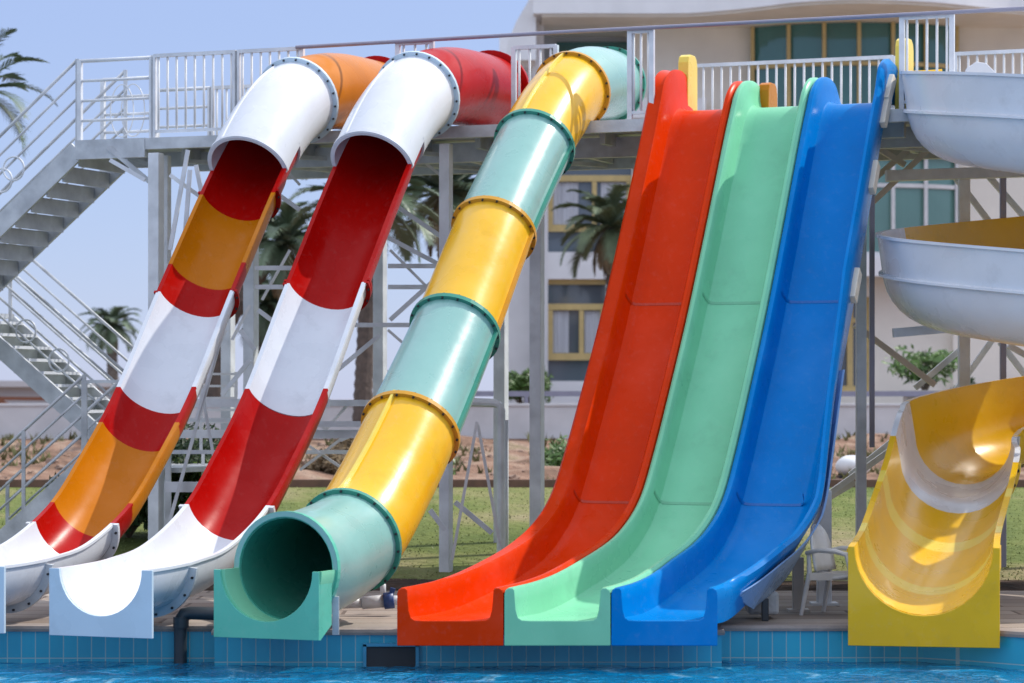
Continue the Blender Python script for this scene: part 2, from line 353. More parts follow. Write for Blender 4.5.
# grass blades: uncountable
mb = MB()
for i in range(24000):
    y = 31.9 + (random.random()**1.3)*12; x = random.uniform(-.2, .2)*y*1.02 + random.uniform(-.3,.3)
    if math.sin(x*.9+y*.35)*math.sin(y*.8-x*.4) < -.35 and random.random() < .6: continue
    z = gz(x, y) - .01; a = random.uniform(0, 6.28); h = random.uniform(.015, .04); ww = random.uniform(.008, .016)
    dx, dy = math.cos(a)*ww, math.sin(a)*ww
    mb.add([(x-dx, y-dy, z), (x+dx, y+dy, z), (x+random.uniform(-.04,.04), y+random.uniform(-.04,.04), z+h)], [(0,1,2)])
kind(mb.build('grass', M['grass'], fix=False), 'stuff')
mb = MB()
def blob(mb, c, r, sq=.7, seed=0, mi=0, n=7, m=5, jag=.3, sm=False):
    rnd = random.Random(seed); rs = []
    for j in range(1, m):
        ph = math.pi*j/m
        rs.append([Vector(c) + Vector((math.sin(ph)*math.cos(2*math.pi*k/n), math.sin(ph)*math.sin(2*math.pi*k/n), -math.cos(ph)*sq))*r*(1+rnd.uniform(-jag, jag)) for k in range(n)])
    mb.rings(rs, mi=mi, sm=sm); mb.add(rs[0], [tuple(range(n))], mi); mb.add(rs[-1], [tuple(range(n))], mi)
for i in range(420):
    y = random.uniform(44.3, 55.3); x = random.uniform(-.2, .2)*y
    blob(mb, (x, y, gz(x, y)), random.choice((.03,.04,.05,.07,.12))*random.uniform(.7,1.3), .6, i)
kind(mb.build('rubble', M['rock'], fix=False), 'stuff')
mb = MB()
for i in range(2600):                          # dry tufts and weeds on the bank
    y = random.uniform(44.2, 55.4); x = random.uniform(-.2, .2)*y
    if math.sin(x*.8)*math.sin(y*1.3+x*.3) < .25: continue
    for k in range(5):
        a = random.uniform(0, 6.28); h = random.uniform(.05, .22)
        mb.add([(x+random.uniform(-.05,.05), y, gz(x,y)), (x+.03, y+.02, gz(x,y)), (x+math.cos(a)*h*.6, y+math.sin(a)*h*.6, gz(x,y)+h)], [(0,1,2)])
kind(mb.build('weeds', mat('weed', (.15,.15,.06), .8, var=.5, scale=.7), fix=False), 'stuff')
mb = MB(); mb.box((0, 44.0, .80), (36, .14, .16)); tag(mb.build('garden_kerb', M['kerb'], bevel=.01), 'low brown kerb between the lawn and the dirt bank', 'kerb')

# ---------------------------------------------------------------- slide frame
class Fr:
    def __init__(s, deg):
        p = R(deg); s.c = math.cos(p); s.s = math.sin(p)
    def w(s, u, v, z): return Vector((u*s.c + v*s.s, -u*s.s + v*s.c, z))
    def r(s): return Vector((s.c, -s.s, 0))
    def d(s): return Vector((s.s, s.c, 0))
class Lan(Fr):                                  # the lanes fan very slightly towards the top
    def w(s, u, v, z): return Fr.w(s, u - .03 - .075*max(0, min(1, (v-23)/7)), v, z)
FP = Fr(21); FC = Lan(23)

def stations(path):
    out = []
    for i, (v, z) in enumerate(path):
        a = path[max(i-1,0)]; b = path[min(i+1,len(path)-1)]
        t = Vector((b[0]-a[0], b[1]-a[1])).normalized(); out.append((v, z, Vector((-t.y, t.x)), t))
    return out
def cut(path, v0, v1):
    """sub-path between two v values, ends interpolated"""
    out = []
    def ip(a, b, v): t = (v-a[0])/(b[0]-a[0]); return tuple(p+(q-p)*t for p, q in zip(a, b))
    for a, b in zip(path, path[1:]):
        if a[0] < v0 <= b[0]: out.append(ip(a, b, v0))
        if v0 <= b[0] <= v1:
            if not out or b[0] - out[-1][0] > 1e-4: out.append(b)
        if a[0] < v1 < b[0]: out.append(ip(a, b, v1))
    if path[0][0] >= v0: out.insert(0, path[0])
    return out
def swp(mb, fr, u, path, sect, mi=0, sm=True, full=None):
    """sweep a closed section [(lateral, normal)] along path; full = path used for normals"""
    st = stations(path)
    rs = [[fr.w(u+a*sc, v+b*sc*nn.x, z+b*sc*nn.y) for a, b in sect] for (v, z, nn, t), sc in zip(st, [p[2] if len(p) > 2 else 1 for p in path])]
    mb.rings(rs, mi=mi, sm=sm)
    return rs
def stations(path):
    out = []
    for i, p in enumerate(path):
        a = path[max(i-1,0)]; b = path[min(i+1,len(path)-1)]
        t = Vector((b[0]-a[0], b[1]-a[1])).normalized(); out.append((p[0], p[1], Vector((-t.y, t.x)), t))
    return out
def trough_sect(Ri, th=.03, wall=.0, lip=.05, n=20):
    s = [(-Ri-lip, wall+.0), (-Ri-lip, wall-.025), (-Ri-th, wall-.03)]
    s += [((Ri+th)*math.cos(math.pi+math.pi*k/n), (Ri+th)*math.sin(math.pi+math.pi*k/n)) for k in range(1, n)]
    s += [(Ri+th, wall-.03), (Ri+lip, wall-.025), (Ri+lip, wall)]
    s += [(Ri, wall)]
    s += [(Ri*math.cos(-math.pi*k/n), Ri*math.sin(-math.pi*k/n)) for k in range(1, n)]
    s += [(-Ri, wall)]
    return s
def caps(mb, rs, n_out, mi=0):
    pass
def sweep_trough(mb, fr, u, path, Ri, mi=0, **k):
    sc = trough_sect(Ri, **k); rs = swp(mb, fr, u, path, sc, mi)
    # end caps: quads between outer and inner runs
    N = len(sc); n = (N - 6)//2
    for r in (rs[0], rs[-1]):
        outer = r[:N//2]; inner = r[N//2:][::-1]
        q = min(len(outer), len(inner))
        mb.add(outer[:q] + inner[:q], [(i, i+1, q+i+1, q+i) for i in range(q-1)], mi)
def sweep_tube(mb, fr, u, path, Ro, th=.03, mi=0, n=36):
    outer = swp(mb, fr, u, path, [(Ro*math.cos(2*math.pi*k/n), Ro*math.sin(2*math.pi*k/n)) for k in range(n)], mi)
    inner = swp(mb, fr, u, path, [((Ro-th)*math.cos(2*math.pi*k/n), (Ro-th)*math.sin(2*math.pi*k/n)) for k in range(n)], mi)
    for a, b in ((outer[0], inner[0]), (outer[-1], inner[-1])):
        mb.rings([a, b], mi=mi, sm=False)
def at_v(path, v):
    p = cut(path, v-.04, v+.04); m_ = len(p)//2
    t = Vector((p[-1][0]-p[0][0], p[-1][1]-p[0][1])).normalized()
    q = cut(path, v, v+.2)[0]
    return q, t
def flange(name, fr, u, path, v, R0, R1, w_, material, parent, a0=0, a1=360, nb=16, nseg=40, boltmat=None):
    (pv, pz, *rest), t = at_v(path, v); nn = Vector((-t.y, t.x)); mb = MB()
    sc = rest[0] if rest else 1; R0 *= sc; R1 = R0 + (R1 - R0/sc)
    full = a1 - a0 >= 360; rs = []
    for k in range(nseg if full else nseg+1):
        a = R(a0 + (a1-a0)*k/nseg); e = Vector((math.cos(a), math.sin(a)))
        ring = []
        for rad, off_ in ((R0, -w_), (R1, -w_), (R1, w_), (R0, w_)):
            ring.append(fr.w(u + e.x*rad, pv + e.y*rad*nn.x + off_*t.x, pz + e.y*rad*nn.y + off_*t.y))
        rs.append(ring)
    mb.rings(rs, closed_u=full, sm=False)
    if not full: mb.add(rs[0], [(0,1,2,3)]); mb.add(rs[-1], [(0,1,2,3)])
    fo = mb.build(name, material, parent)
    if nb:
        bm_ = MB(); T3 = fr.d()*t.x + Vector((0,0,t.y)); N3 = fr.d()*nn.x + Vector((0,0,nn.y)); U3 = fr.r()
        pts = []
        for k in range(nb):
            a = R(a0 + (a1-a0)*(k+.5)/nb); rad = (R0*.35+R1*.65)
            pts.append(fr.w(u, pv, pz) + U3*math.cos(a)*rad + N3*math.sin(a)*rad)
        p0 = pts[0]; bm_.pipe([p0 - T3*(w_+.018), p0 + T3*(w_+.012)], .0125, 6)
        b = bm_.build('bolt', M['dark'], fo)
        at_copies(b, [p - p0 for p in pts[1:]])
    return fo
def end_panel(fr, u, v, z0, z1, half, Ri, zc, material, parent, name='exit_panel', th=.035, ret=.0):
    """flat plate with a half-round cut, across the chute"""
    mb = MB(); n = 22
    arc = [(Ri*math.cos(math.pi + math.pi*k/n), zc + Ri*math.sin(math.pi + math.pi*k/n)) for k in range(n+1)]
    top = [(-half, z1)] + [(a[0], max(a[1], z0+.02)) for a in arc] + [(half, z1)]
    top[1] = (-Ri, z1); top[-2] = (Ri, z1)
    bot = [(-half + 2*half*k/(len(top)-1), z0) for k in range(len(top))]
    for dv in (0, th):
        mb.add([fr.w(u+a, v+dv, b) for a, b in top] + [fr.w(u+a, v+dv, b) for a, b in bot], [(i, i+1, len(top)+i+1, len(top)+i) for i in range(len(top)-1)])
    loop = top + bot[::-1]
    mb.rings([[fr.w(u+a, v+dv, b) for a, b in loop] for dv in (0, th)], sm=False)
    if ret:
        for s in (-1, 1):
            mb.add([fr.w(u+s*half, v+th, z0), fr.w(u+s*half, v+ret, z0+.12), fr.w(u+s*half, v+ret, z1-.03), fr.w(u+s*half, v+th, z1),
                    fr.w(u+s*(half-.03), v+th, z0), fr.w(u+s*(half-.03), v+ret, z0+.12), fr.w(u+s*(half-.03), v+ret, z1-.03), fr.w(u+s*(half-.03), v+th, z1)],
                   [(0,1,2,3),(4,7,6,5),(0,4,5,1),(1,5,6,2),(2,6,7,3)])
    return mb.build(name, material, parent, bevel=.004)

# ---- two half open body slides (orange / red, and red)
BODY = spline([(22.2,.60),(22.7,.61),(23.2,.64),(23.87,.74),(24.67,1.07),(25.3,1.55),(26.08,2.27),(27.06,3.42),(28.3,4.79),(29.0,5.40),(29.64,5.72),(30.4,5.90),(31.2,5.96),(32.4,5.97)], 8)
def body_slide(u, label, bands, topcol, rimcol, group):
    t = thing('tube_slide', label, 'water slide', FP.w(u, 24, 0), group)
    p = BODY
    for v0, v1, m_ in bands:
        mb = MB(); sweep_trough(mb, FP, u, cut(p, v0, v1), .43); mb.build('trough_section', M[m_], t)
    lv = bands[-1][1]
    mb = MB(); sweep_trough(mb, FP, u, cut(p, lv, 29.2), .43, lip=.02, th=.02); mb.build('trough_liner', M['red'], t)
    mb = MB(); n = 24; a_ = [R(-8 + 196*k/n) for k in range(n+1)]
    sc = [(.475*math.cos(q), .475*math.sin(q)) for q in a_] + [(.44*math.cos(q), .44*math.sin(q)) for q in a_[::-1]]
    rs = swp(mb, FP, u, cut(p, lv, 29.6), sc)
    for r in (rs[0], rs[-1]): mb.add(r, [(k, k+1, 2*n-k, 2*n+1-k) for k in range(n)])
    tb = mb.build('upper_cover', M['white'], t)
    mb = MB(); sweep_trough(mb, FP, u, cut(p, lv+.35, 29.6), .445, lip=.03, th=.03); mb.build('lower_shell', M['white'], t)
    # longitudinal seam on the crown
    mb = MB(); swp(mb, FP, u, cut(p, lv+.02, 29.55), [(-.20,.42),(-.205,.45),(-.185,.455),(-.17,.43)]); mb.build('seam', M['white'], tb)
    mb = MB(); sweep_tube(mb, FP, u, cut(p, 29.6, 31.95), .465, .035); mb.build('start_section', M[topcol], t)
    flange('mouth_rim', FP, u, p, lv+.02, .45, .49, .02, M['white'], t, -6, 186, nb=0)
    flange('flange', FP, u, p, 29.6, .46, .53, .022, M['panel'], t, nb=20)
    flange('flange', FP, u, p, 31.9, .46, .54, .03, M['red'], t, nb=0)
    flange('flange', FP, u, p, bands[0][1]-.02, .46, .53, .018, M['steel2'], t, 180, 360, nb=9)
    flange('flange', FP, u, p, 23.05, .46, .54, .02, M['skin'], t, 186, 354, nb=8)
    for v in (bands[len(bands)//2][1], bands[-1][0]+.03):
        flange('flange', FP, u, p, v, .46, .51, .015, M['red'], t, 180, 360, nb=8)
    end_panel(FP, u, p[0][0]-.035, -.02, .60, .535, .43, .60, M['panel'], t)
    return t
G1 = 'tube slides on the left of the platform'
body_slide(-14.1, 'orange and red banded half open slide at the far left, with an orange top bend', [(22.2,24.35,'white'),(24.35,24.72,'red'),(24.72,25.72,'orange'),(25.72,26.1,'red'),(26.1,27.0,'white'),(27.0,27.28,'red'),(27.28,28.02,'orange'),(28.02,28.3,'red')], 'orange', 'white', G1)
body_slide(-12.55, 'red and white half open slide with a red top bend and pale blue exit panel', [(22.2,24.72,'white'),(24.72,26.08,'red'),(26.08,27.06,'white'),(27.06,28.3,'red')], 'red', 'white', G1)

# ---- closed tube slide, green and yellow
TUBE = spline([(22.85,.60,1.13),(23.4,.62,1.11),(24.3,.80,1.06),(25.0,1.22,1.04),(25.8,1.86,1.03),(27.0,2.92,.97),(28.13,4.03,.94),(29.4,5.08,.93),(30.1,5.55,.93),(30.66,5.82,.93),(31.3,5.98,.93),(32.2,6.02,.93),(32.9,6.02,.93)], 8)
U3 = -11.0
t3 = thing('tube_slide', 'closed green and yellow tube slide ending in a round green mouth', 'water slide', FP.w(U3, 24, 0), G1)
segs = [(22.85,24.3,'teal','jade'),(24.3,25.8,'yellow','yellow_rim'),(25.8,27.0,'teal','teal_rim'),(27.0,28.13,'yellow','yellow_rim'),(28.13,29.4,'teal','teal_rim'),(29.4,30.66,'yellow','yellow_rim'),(30.66,32.0,'teal','teal_rim')]
for i, (v0, v1, m_, rm) in enumerate(segs):
    mb = MB(); sub = cut(TUBE, v0, v1); sweep_tube(mb, FP, U3, sub, .465, .04, mi=0)
    so_ = mb.build('tube_section', M[m_] if i else M['teal'], t3)
    if i in (1, 5):
        mb = MB(); swp(mb, FP, U3, sub, [(-.065,.44),(-.062,.50),(-.035,.502),(-.03,.44)]); mb.build('seam', M['straw'], so_)
    elif 0 < i < 6:
        mb = MB(); swp(mb, FP, U3, sub, [(.46,-.035),(.505,-.035),(.505,.0),(.46,.0)]); mb.build('seam', M[rm], so_)
    flange('flange', FP, U3, TUBE, v1-.03, .46, .51, .025, M[rm] if i else M['teal_rim'], t3, nb=18)
flange('mouth_rim', FP, U3, TUBE, 22.88, .42, .475, .03, M['jade'], t3, nb=0)
mb = MB(); sweep_tube(mb, FP, U3, cut(TUBE, 22.87, 26.5), .42, .01); mb.build('mouth_liner', M['teal_rim'], t3)
mb = MB(); sweep_trough(mb, FP, U3, [(22.55,.60),(22.7,.60),(22.9,.60)], .475, lip=.03); mb.build('exit_trough', M['mint'], t3)
end_panel(FP, U3-.04, 22.52, -.02, .60, .53, .465, .60, M['jade'], t3, ret=.28)
mb = MB()
for s in (-1, 1):
    a = FP.w(U3+s*.46, 22.95, -.0); mb.bar(a, a + Vector((0,0,.35)), .06)
mb.build('cradle', M['steel'], t3)

# ---- three lane body slides
FLO = [(22.8,.13),(23.6,.13),(24.45,.20),(25.57,.36),(26.35,.56),(27.01,.91),(27.46,1.39),(27.97,2.05),(28.58,2.88),(29.22,3.88),(29.85,4.90),(30.13,5.34),(30.32,5.50),(30.5,5.54),(30.85,5.54),(31.1,5.54)]
RIM = [(22.8,.43),(23.6,.45),(24.4,.51),(25.48,.66),(26.22,.84),(26.80,1.13),(27.23,1.58),(27.73,2.23),(28.33,3.06),(28.97,4.05),(29.60,5.06),(29.86,5.45),(30.05,5.70),(30.33,5.84),(30.76,5.83),(31.02,5.58)]
LANE = spline([a + b for a, b in zip(FLO, RIM)], 6)
FRONT = 25.2
def lane(u, half, mcol, label, group, left_rim=0, right_skin=False, hump=0.0, hump_r=0.0, tall=0.0):
    t = thing('lane_slide', label, 'water slide', FC.w(u, 24, 0), group)
    fw = half - .125
    # open section profile: (lateral, height fraction)
    prof = [(-half, .80), (-half+.012, .93), (-half+.040, 1.0), (-half+.072, 1.0), (-half+.088, .93), (-half+.094, .6), (-half+.102, .3), (-half+.118, .1), (-half+.15, .02), (-half+.23, 0)]
    right = [(-a, h) for a, h in prof][::-1]
    prof0 = prof + right
    if left_rim: prof = prof[:3] + [(-half+.055, 1.0), (-half+.058, .95), (-half+.066, .95), (-half+.069, 1.0)] + prof[3:]
    top = prof + right
    under = [(half-.012, .55), (half-.05, -.12), (-half+.05, -.12), (-half+.012, .55)]
    loop = top + under; rs = []
    N_ = len(LANE)
    for i, (fv, fz, rv, rz) in enumerate(LANE):
        ring = []
        for a, h in loop:
            if left_rim and a < -half+.056: a -= left_rim*max(0, min(1, (i-5)/16.0))
            if a > .2 and tall:
                k_ = max(0, min(1, (i-7)/9.0))*max(0, min(1, (N_-6-i)/14.0)); fl_ = k_*(.05 + .21*max(0, min(1, (50-i)/22.0))); wt = max(0, min(1, h/.9))
                a = a + fl_*wt
                if h > .5: h = h + tall*h*k_*(.45 + .55*max(0, min(1, (i-20)/20.0)))
            v = fv + (rv-fv)*h; z = fz + (rz-fz)*h
            uu = u + a
            v0 = (FRONT + uu*FC.s)/FC.c
            if v < 25.2: v = v0 + (v-22.8)*(25.2-v0)/(25.2-22.8)
            q = max(0, min(1, (i-(N_-34))/16.0))
            if h > .5 and i < N_-3:
                ex = q*q*(3-2*q)*(hump if a < 0 else hump_r)
                z += ex*(h-.5)*2
            ring.append(FC.w(uu, v, z))
        rs.append(ring)
    mb = MB(); mb.rings(rs, sm=True)
    nn = len(loop); mb.add(rs[-1], [tuple(range(nn))])
    body = mb.build('chute', M[mcol], t)
    # front lip: U shaped face with rounded shoulders
    top2 = [(a, h) for a, h in top]
    mb = MB()
    def front(a, z, dy): 
        uu = u+a; v0 = (FRONT + uu*FC.s)/FC.c
        return FC.w(uu, v0, z) + Vector((0, dy, 0))
    hw = half-.004
    outer = []
    inner = []
    for a, h in [(max(-hw, min(hw, a)), min(1.0, h)) for a, h in [(-half, .70)] + prof0 + [(half, .70)]]:
        inner.append((a, .13+.30*h))
    bot = [(a, -.10) for a, z in inner]
    q = len(inner)
    for dy in (-.05, .0):
        mb.add([front(a, z, dy) for a, z in inner] + [front(a, z, dy - (.0 if dy else 0)) for a, z in bot], [(i, i+1, q+i+1, q+i) for i in range(q-1)])
    lp = inner + bot[::-1]
    mb.rings([[front(a, z, dy) for a, z in lp] for dy in (-.05, .0)], sm=False)
    mb.build('front_lip', M[mcol], t, bevel=.012)
    # joint flange strips across both rims
    for ji in (32, 50):
        if ji < N_:
            fv, fz, rv, rz = LANE[ji]; fv2, fz2, rv2, rz2 = LANE[ji+1]
            T = (FC.w(u, rv2, rz2) - FC.w(u, rv, rz)).normalized(); nr = (FC.w(u, rv, rz) - FC.w(u, fv, fz)).normalized()
        fl = [(a, h) for a, h in top if 0 <= h < .7]
        A_, B_ = LANE[ji], LANE[ji+1]; k1 = .035/max(.05, math.hypot(B_[0]-A_[0], B_[1]-A_[1])); rs = []
        for k in (0, k1):
            fv, fz, rv, rz = [p + (q-p)*k for p, q in zip(A_, B_)]; ring = []
            for a, h in fl:
                h += .012; uu = u + a*.985; v = fv+(rv-fv)*h; v0 = (FRONT + uu*FC.s)/FC.c
                if v < 25.2: v = v0 + (v-22.8)*(25.2-v0)/(25.2-22.8)
                ring.append(FC.w(uu, v, fz+(rz-fz)*h))
            rs.append(ring)
        mb = MB(); mb.rings(rs, closed_v=False); mb.build('joint_seam', M[mcol+'_seam'], t, fix=False)
    return t, body
G2 = 'open lane slides side by side'
red_t, _ = lane(-10.34, .452, 'tomato', 'orange-red open lane slide, leftmost of the three steep lanes', G2, left_rim=.11, hump=.17)
grn_t, _ = lane(-9.435, .452, 'mint', 'mint green open lane slide between the red and blue lanes', G2)
blu_t, _ = lane(-8.53, .452, 'blue', 'bright blue open lane slide beside the white plastic chair', G2, hump_r=.0, tall=1.0)
# outer skin and brackets on the blue lane
mb = MB(); rs = []
NL = len(LANE)
for i, (fv, fz, rv, rz) in enumerate(LANE[:NL-10]):
    if i < 9 or i > 44: continue
    k_ = max(0, min(1, (i-7)/9.0)); fl_ = k_*(.05 + .21*max(0, min(1, (50-i)/22.0))); q_ = max(0, min(1, (44-i)/14.0))*max(.0, min(1, (i-9)/6.0))
    up_ = .55 + k_*.35; lo_ = up_ - .15 - (.85 + .3*k_)*q_; ring = []
    for a, h in ((.43 + fl_*.9, up_), (.452 + fl_*.9, up_), (.46 - .03*k_, lo_), (.43, lo_)):
        v = fv+(rv-fv)*h; z = max(-.06, fz+(rz-fz)*h); uu = -8.53+a; v0 = (FRONT+uu*FC.s)/FC.c
        if v < 25.2: v = v0 + (v-22.8)*(25.2-v0)/2.4
        ring.append(FC.w(uu, v, z))
    rs.append(ring)
mb.rings(rs, sm=False); mb.add(rs[0], [(0,1,2,3)]); mb.add(rs[-1], [(0,1,2,3)]); mb.build('outer_skin', M['bluegrey'], blu_t)
for i in (50, 57, 64, 70):
    fv, fz, rv, rz = LANE[i]; fv2, fz2, rv2, rz2 = LANE[i+1]
    T = (FC.w(0, rv2, rz2) - FC.w(0, rv, rz)).normalized(); nr = (FC.w(0, rv, rz) - FC.w(0, fv, fz)).normalized()
    mb = MB(); c = FC.w(-8.53+.50, rv, rz); mb.box(c, (.07, .38, .13), (FC.r(), T, nr))
    b = mb.build('joint_bracket', M['cream'], blu_t, bevel=.01)
    mb = MB()
    for k in (-.12, 0, .12):
        q = c + T*k - nr*.06; mb = MB(); mb.pipe([q, q - nr*.03], .016, 6); mb.build('bolt', M['dark'], b)
def start_plate(u, v0, z0, hgt, parent, colr, wd=.36):
    mb = MB(); pts = []
    for a, b in ((0,0),(wd,0),(wd,hgt-.12),(wd-.03,hgt-.04),(wd-.09,hgt),(.12,hgt),(.05,hgt-.03),(.02,hgt-.1)): pts.append(FC.w(u, v0+a, z0+b))
    mb.prism(pts, FC.r()*.13); return mb.build('start_panel', M[colr], parent, bevel=.012)
start_plate(-10.30-.52, 30.75, 5.45, .80, red_t, 'straw')
start_plate(-8.53+.43, 30.45, 5.45, .82, blu_t, 'straw')
start_plate(-9.435-.38, 30.72, 5.45, .42, grn_t, 'orange')
# ---- steel legs under the lanes
lanes_sup = []
def post(x, Y, z1, wpx, matl, label, z0=0.0, plate=True, name='steel_post', group='steel posts under the slides'):
    b = P(x, 0, Y); b.z = z0; t = thing(name, label, 'post', b, group)
    mb = MB(); w_ = wpx*Y/F; mb.bar(b, (b.x, b.y, z1), w_, w_, up=(0,1,0)); mb.build('shaft', matl, t, bevel=.008)
    if plate:
        mb = MB(); mb.box((b.x, b.y, z0+.012), (w_*1.9, w_*1.9, .024)); mb.build('foot_plate', matl, t)
    return t
post(798, 28.0, .55, 11, M['beige'], 'beige square post just left of the white chair, under the blue lane')
post(824, 28.9, 1.2, 14, M['steel2'], 'pale post rising right behind the white chair')
mb = MB(); c = P(762, 0, 27.1); mb.box((c.x, c.y, .16), (.30, .4, .22)); tag(mb.build('support_block', M['skin'], bevel=.03), 'low grey support block under the foot of the blue lane', 'support')
post(765, 26.75, .22, 7, M['pipe'], 'short dark stub post at the foot of the blue lane', plate=False)

# ---------------------------------------------------------------- platform
ZD = 5.40
def uv_of(x, vv): # lateral coordinate of pixel column x on the line v = vv
    k = (x-512)/F; Y = vv/(FP.s*k + FP.c); X = k*Y; return X*FP.c - Y*FP.s
V0, V1 = 30.25, 33.7
UL = uv_of(152, V0); UR = UL + 13.2; ULL = uv_of(78, V0)
plat = thing('slide_platform', 'high grey steel platform the slides start from', 'platform', FP.w(UL, V0, 0))
mb = MB(); AX = (FP.r(), FP.d(), Vector((0,0,1))); uR0 = uv_of(652, V0); uR1 = uv_of(890, V0)
for a, b, c in ((UL, uR0, V0), (uR0, uR1, V0+.7), (uR1, UR, V0)): mb.box(FP.w((a+b)/2, (c+V1)/2, ZD-.02), (b-a, V1-c, .05), AX)
mb.build('deck_plate', M['steel'], plat)
def hbar(u0, v0, u1, v1, z, w_, h_): 
    mb = MB(); mb.bar(FP.w(u0, v0, z), FP.w(u1, v1, z), w_, h_); return mb
uR0 = uv_of(652, V0); uR1 = uv_of(890, V0)
for a, b in ((UL-.05, uR0), (uR1, UR)): hbar(a, V0-.04, b, V0-.04, ZD-.075, .09, .14).build('front_beam', M['steel'], plat)
hbar(uR0, V0+.75, uR1, V0+.75, ZD-.14, .09, .21).build('front_beam', M['steel'], plat)
hbar(UL-.05, V1, UR, V1, ZD-.15, .09, .22).build('rear_beam', M['steel'], plat)
hbar(UL, V0+1.2, UR, V0+1.2, ZD-.20, .1, .24).build('middle_beam', M['steel'], plat)
k = 0; u = UL + .05
js = hbar(u, V0+.75, u, V1, ZD-.12, .07, .15).build('joist', M['steel'], plat)
at_copies(js, [FP.r()*(.8*i) for i in range(1, 17)])
dg = None
for i in range(8):
    mb = MB(); a = UL + 1.6*i; mb.bar(FP.w(a, V0+.8, ZD-.22), FP.w(a+1.6, V1-.1, ZD-.22), .06, .05); mb.build('deck_brace', M['steel'], plat)
def col_px(x, vv, wpx, z1=ZD-.2, z0=-.02):
    u = uv_of(x, vv); p = FP.w(u, vv, z0); mb = MB(); w_ = wpx*p.y/F
    mb.bar(p, (p.x, p.y, z1), w_, w_, up=FP.d()); return mb.build('column', M['steel2'], plat, bevel=.008)
for x, vv, wp in ((156, V0-.1, 12), (166, V0+.25, 8), (251, V0+2.0, 12), (228, V1-.1, 11), (380, V1-.1, 11), (446, V0+.05, 11), (501, V1-.2, 12), (537, V0+1.2, 12), (640, V1-.1, 12), (760, V1-.1, 12)):
    col_px(x, vv, wp, z0=gz(0, 33)-.05)
BRN = [0]
def br(x0, y0, x1, y1, Y, w_=.055, m_='steel2', name='brace', par=None):
    BRN[0] += 1; Y += (BRN[0] % 7)*.043; mb = MB(); mb.bar(P(x0, y0, Y), P(x1, y1, Y), w_); return mb.build(name, M[m_], par or plat)
# bracing bays behind the slides
for a in ((255,268,292,268),(255,287,292,287),(388,266,442,266),(388,287,436,287),(350,325,440,325),(385,236,446,268),(395,205,446,240),(390,320,440,275),(335,372,380,335),(385,385,405,402),
          (258,310,285,330),(240,330,255,350),(440,395,340,440),(258,180,300,210),(222,395,250,360)):
    br(*a, 34.2)
for a in ((180,300,190,170),(188,150,170,250),(196,165,203,200),(145,180,110,160),(205,200,170,175)): br(*a, 33.0, .05)
for a in ((172,403,330,403),(180,434,440,434)): br(*a, 33.6, .10, name='lower_beam')
br(165, 487, 215, 487, 32.8, .12, name='lower_beam'); br(300, 424, 372, 424, 33.4, .07, name='lower_beam')
br(330,403,500,403,34.4,.08,name='lower_beam')
br(170,520,226,320,32.5,.04); br(195,352,216,470,32.6,.035); br(222,330,196,420,32.7,.035)
br(452,560,477,422,32.0,.035,'wframe'); br(478,425,500,545,32.06,.035,'wframe'); br(455,502,492,533,32.2,.06); br(430,510,445,530,32.2,.06)
for a in ((262,300,290,250),(300,360,262,395),(390,250,440,300),(388,330,436,372),(388,372,430,335),(398,140,440,175),(410,140,392,200),(268,150,300,185),(310,140,345,170),(232,300,250,265),(232,340,250,305),(205,372,226,330),(300,470,345,436),(345,470,300,440),(330,436,300,400),(350,402,322,434),(366,402,400,434),(420,402,380,434)):
    br(*a, 34.4, .035, 'wframe')
for a in ((168,420,246,420),(168,452,246,452),(300,452,372,452),(168,380,200,380)): br(*a, 34.9, .05)
# braced tower by the spiral slide
tw = thing('support_tower', 'braced steel tower holding the yellow and white spiral slide', 'support frame', P(960, 0, 31.2) * Vector((1,1,0)) if False else Vector((P(960,0,31.2).x, 31.2, 0)))
def tpost(x, Y, z0, z1, wpx, m_='steel2', nm='column'):
    mb = MB(); b = P(x, 0, Y); mb.bar((b.x, Y, z0), (b.x, Y, z1), wpx*Y/F, wpx*Y/F, up=(0,1,0)); mb.build(nm, M[m_], tw, bevel=.006)
tpost(861, 31.5, 0, 5.2, 10, 'steel2'); tpost(872, 31.9, 1.6, 5.2, 5, 'darkrail', 'thin_pole'); tpost(964, 33.2, 0, 4.9, 11); tpost(1003, 33.2, 0, 5.0, 6, 'darkrail', 'thin_pole'); tpost(1040, 33.2, 0, 4.6, 12)
bk_ = 0
for a in ((838,210,908,150),(838,235,930,148),(865,140,905,165),(855,325,935,385),(1024,268,950,170),(1040,235,985,172),(1035,280,955,392),(1000,342,1040,395),(1008,345,1060,375),(960,350,915,388),(855,482,825,500),(905,440,820,500),(900,435,850,475)):
    bk_ += 1; br(*a, 33.2 + .085*(bk_ % 4), .07, 'beige' if a[0] < 900 else 'steel2', par=tw)
mb = MB(); mb.bar(P(886,176,33.0), P(1040,171,33.0), .15, .13); mb.build('ring_beam', M['steel2'], tw)
mb = MB(); mb.bar(P(893,333,30.6), P(975,326,30.6), .11, .10); mb.bar(P(930,322,30.6), P(975,322,30.6), .14, .10); mb.build('bracket_arm', M['steel2'], tw)
mb = MB(); mb.bar(P(985,160,30.8), P(1040,160,30.8), .06, .06); mb.build('bracket_arm', M['steel2'], tw)

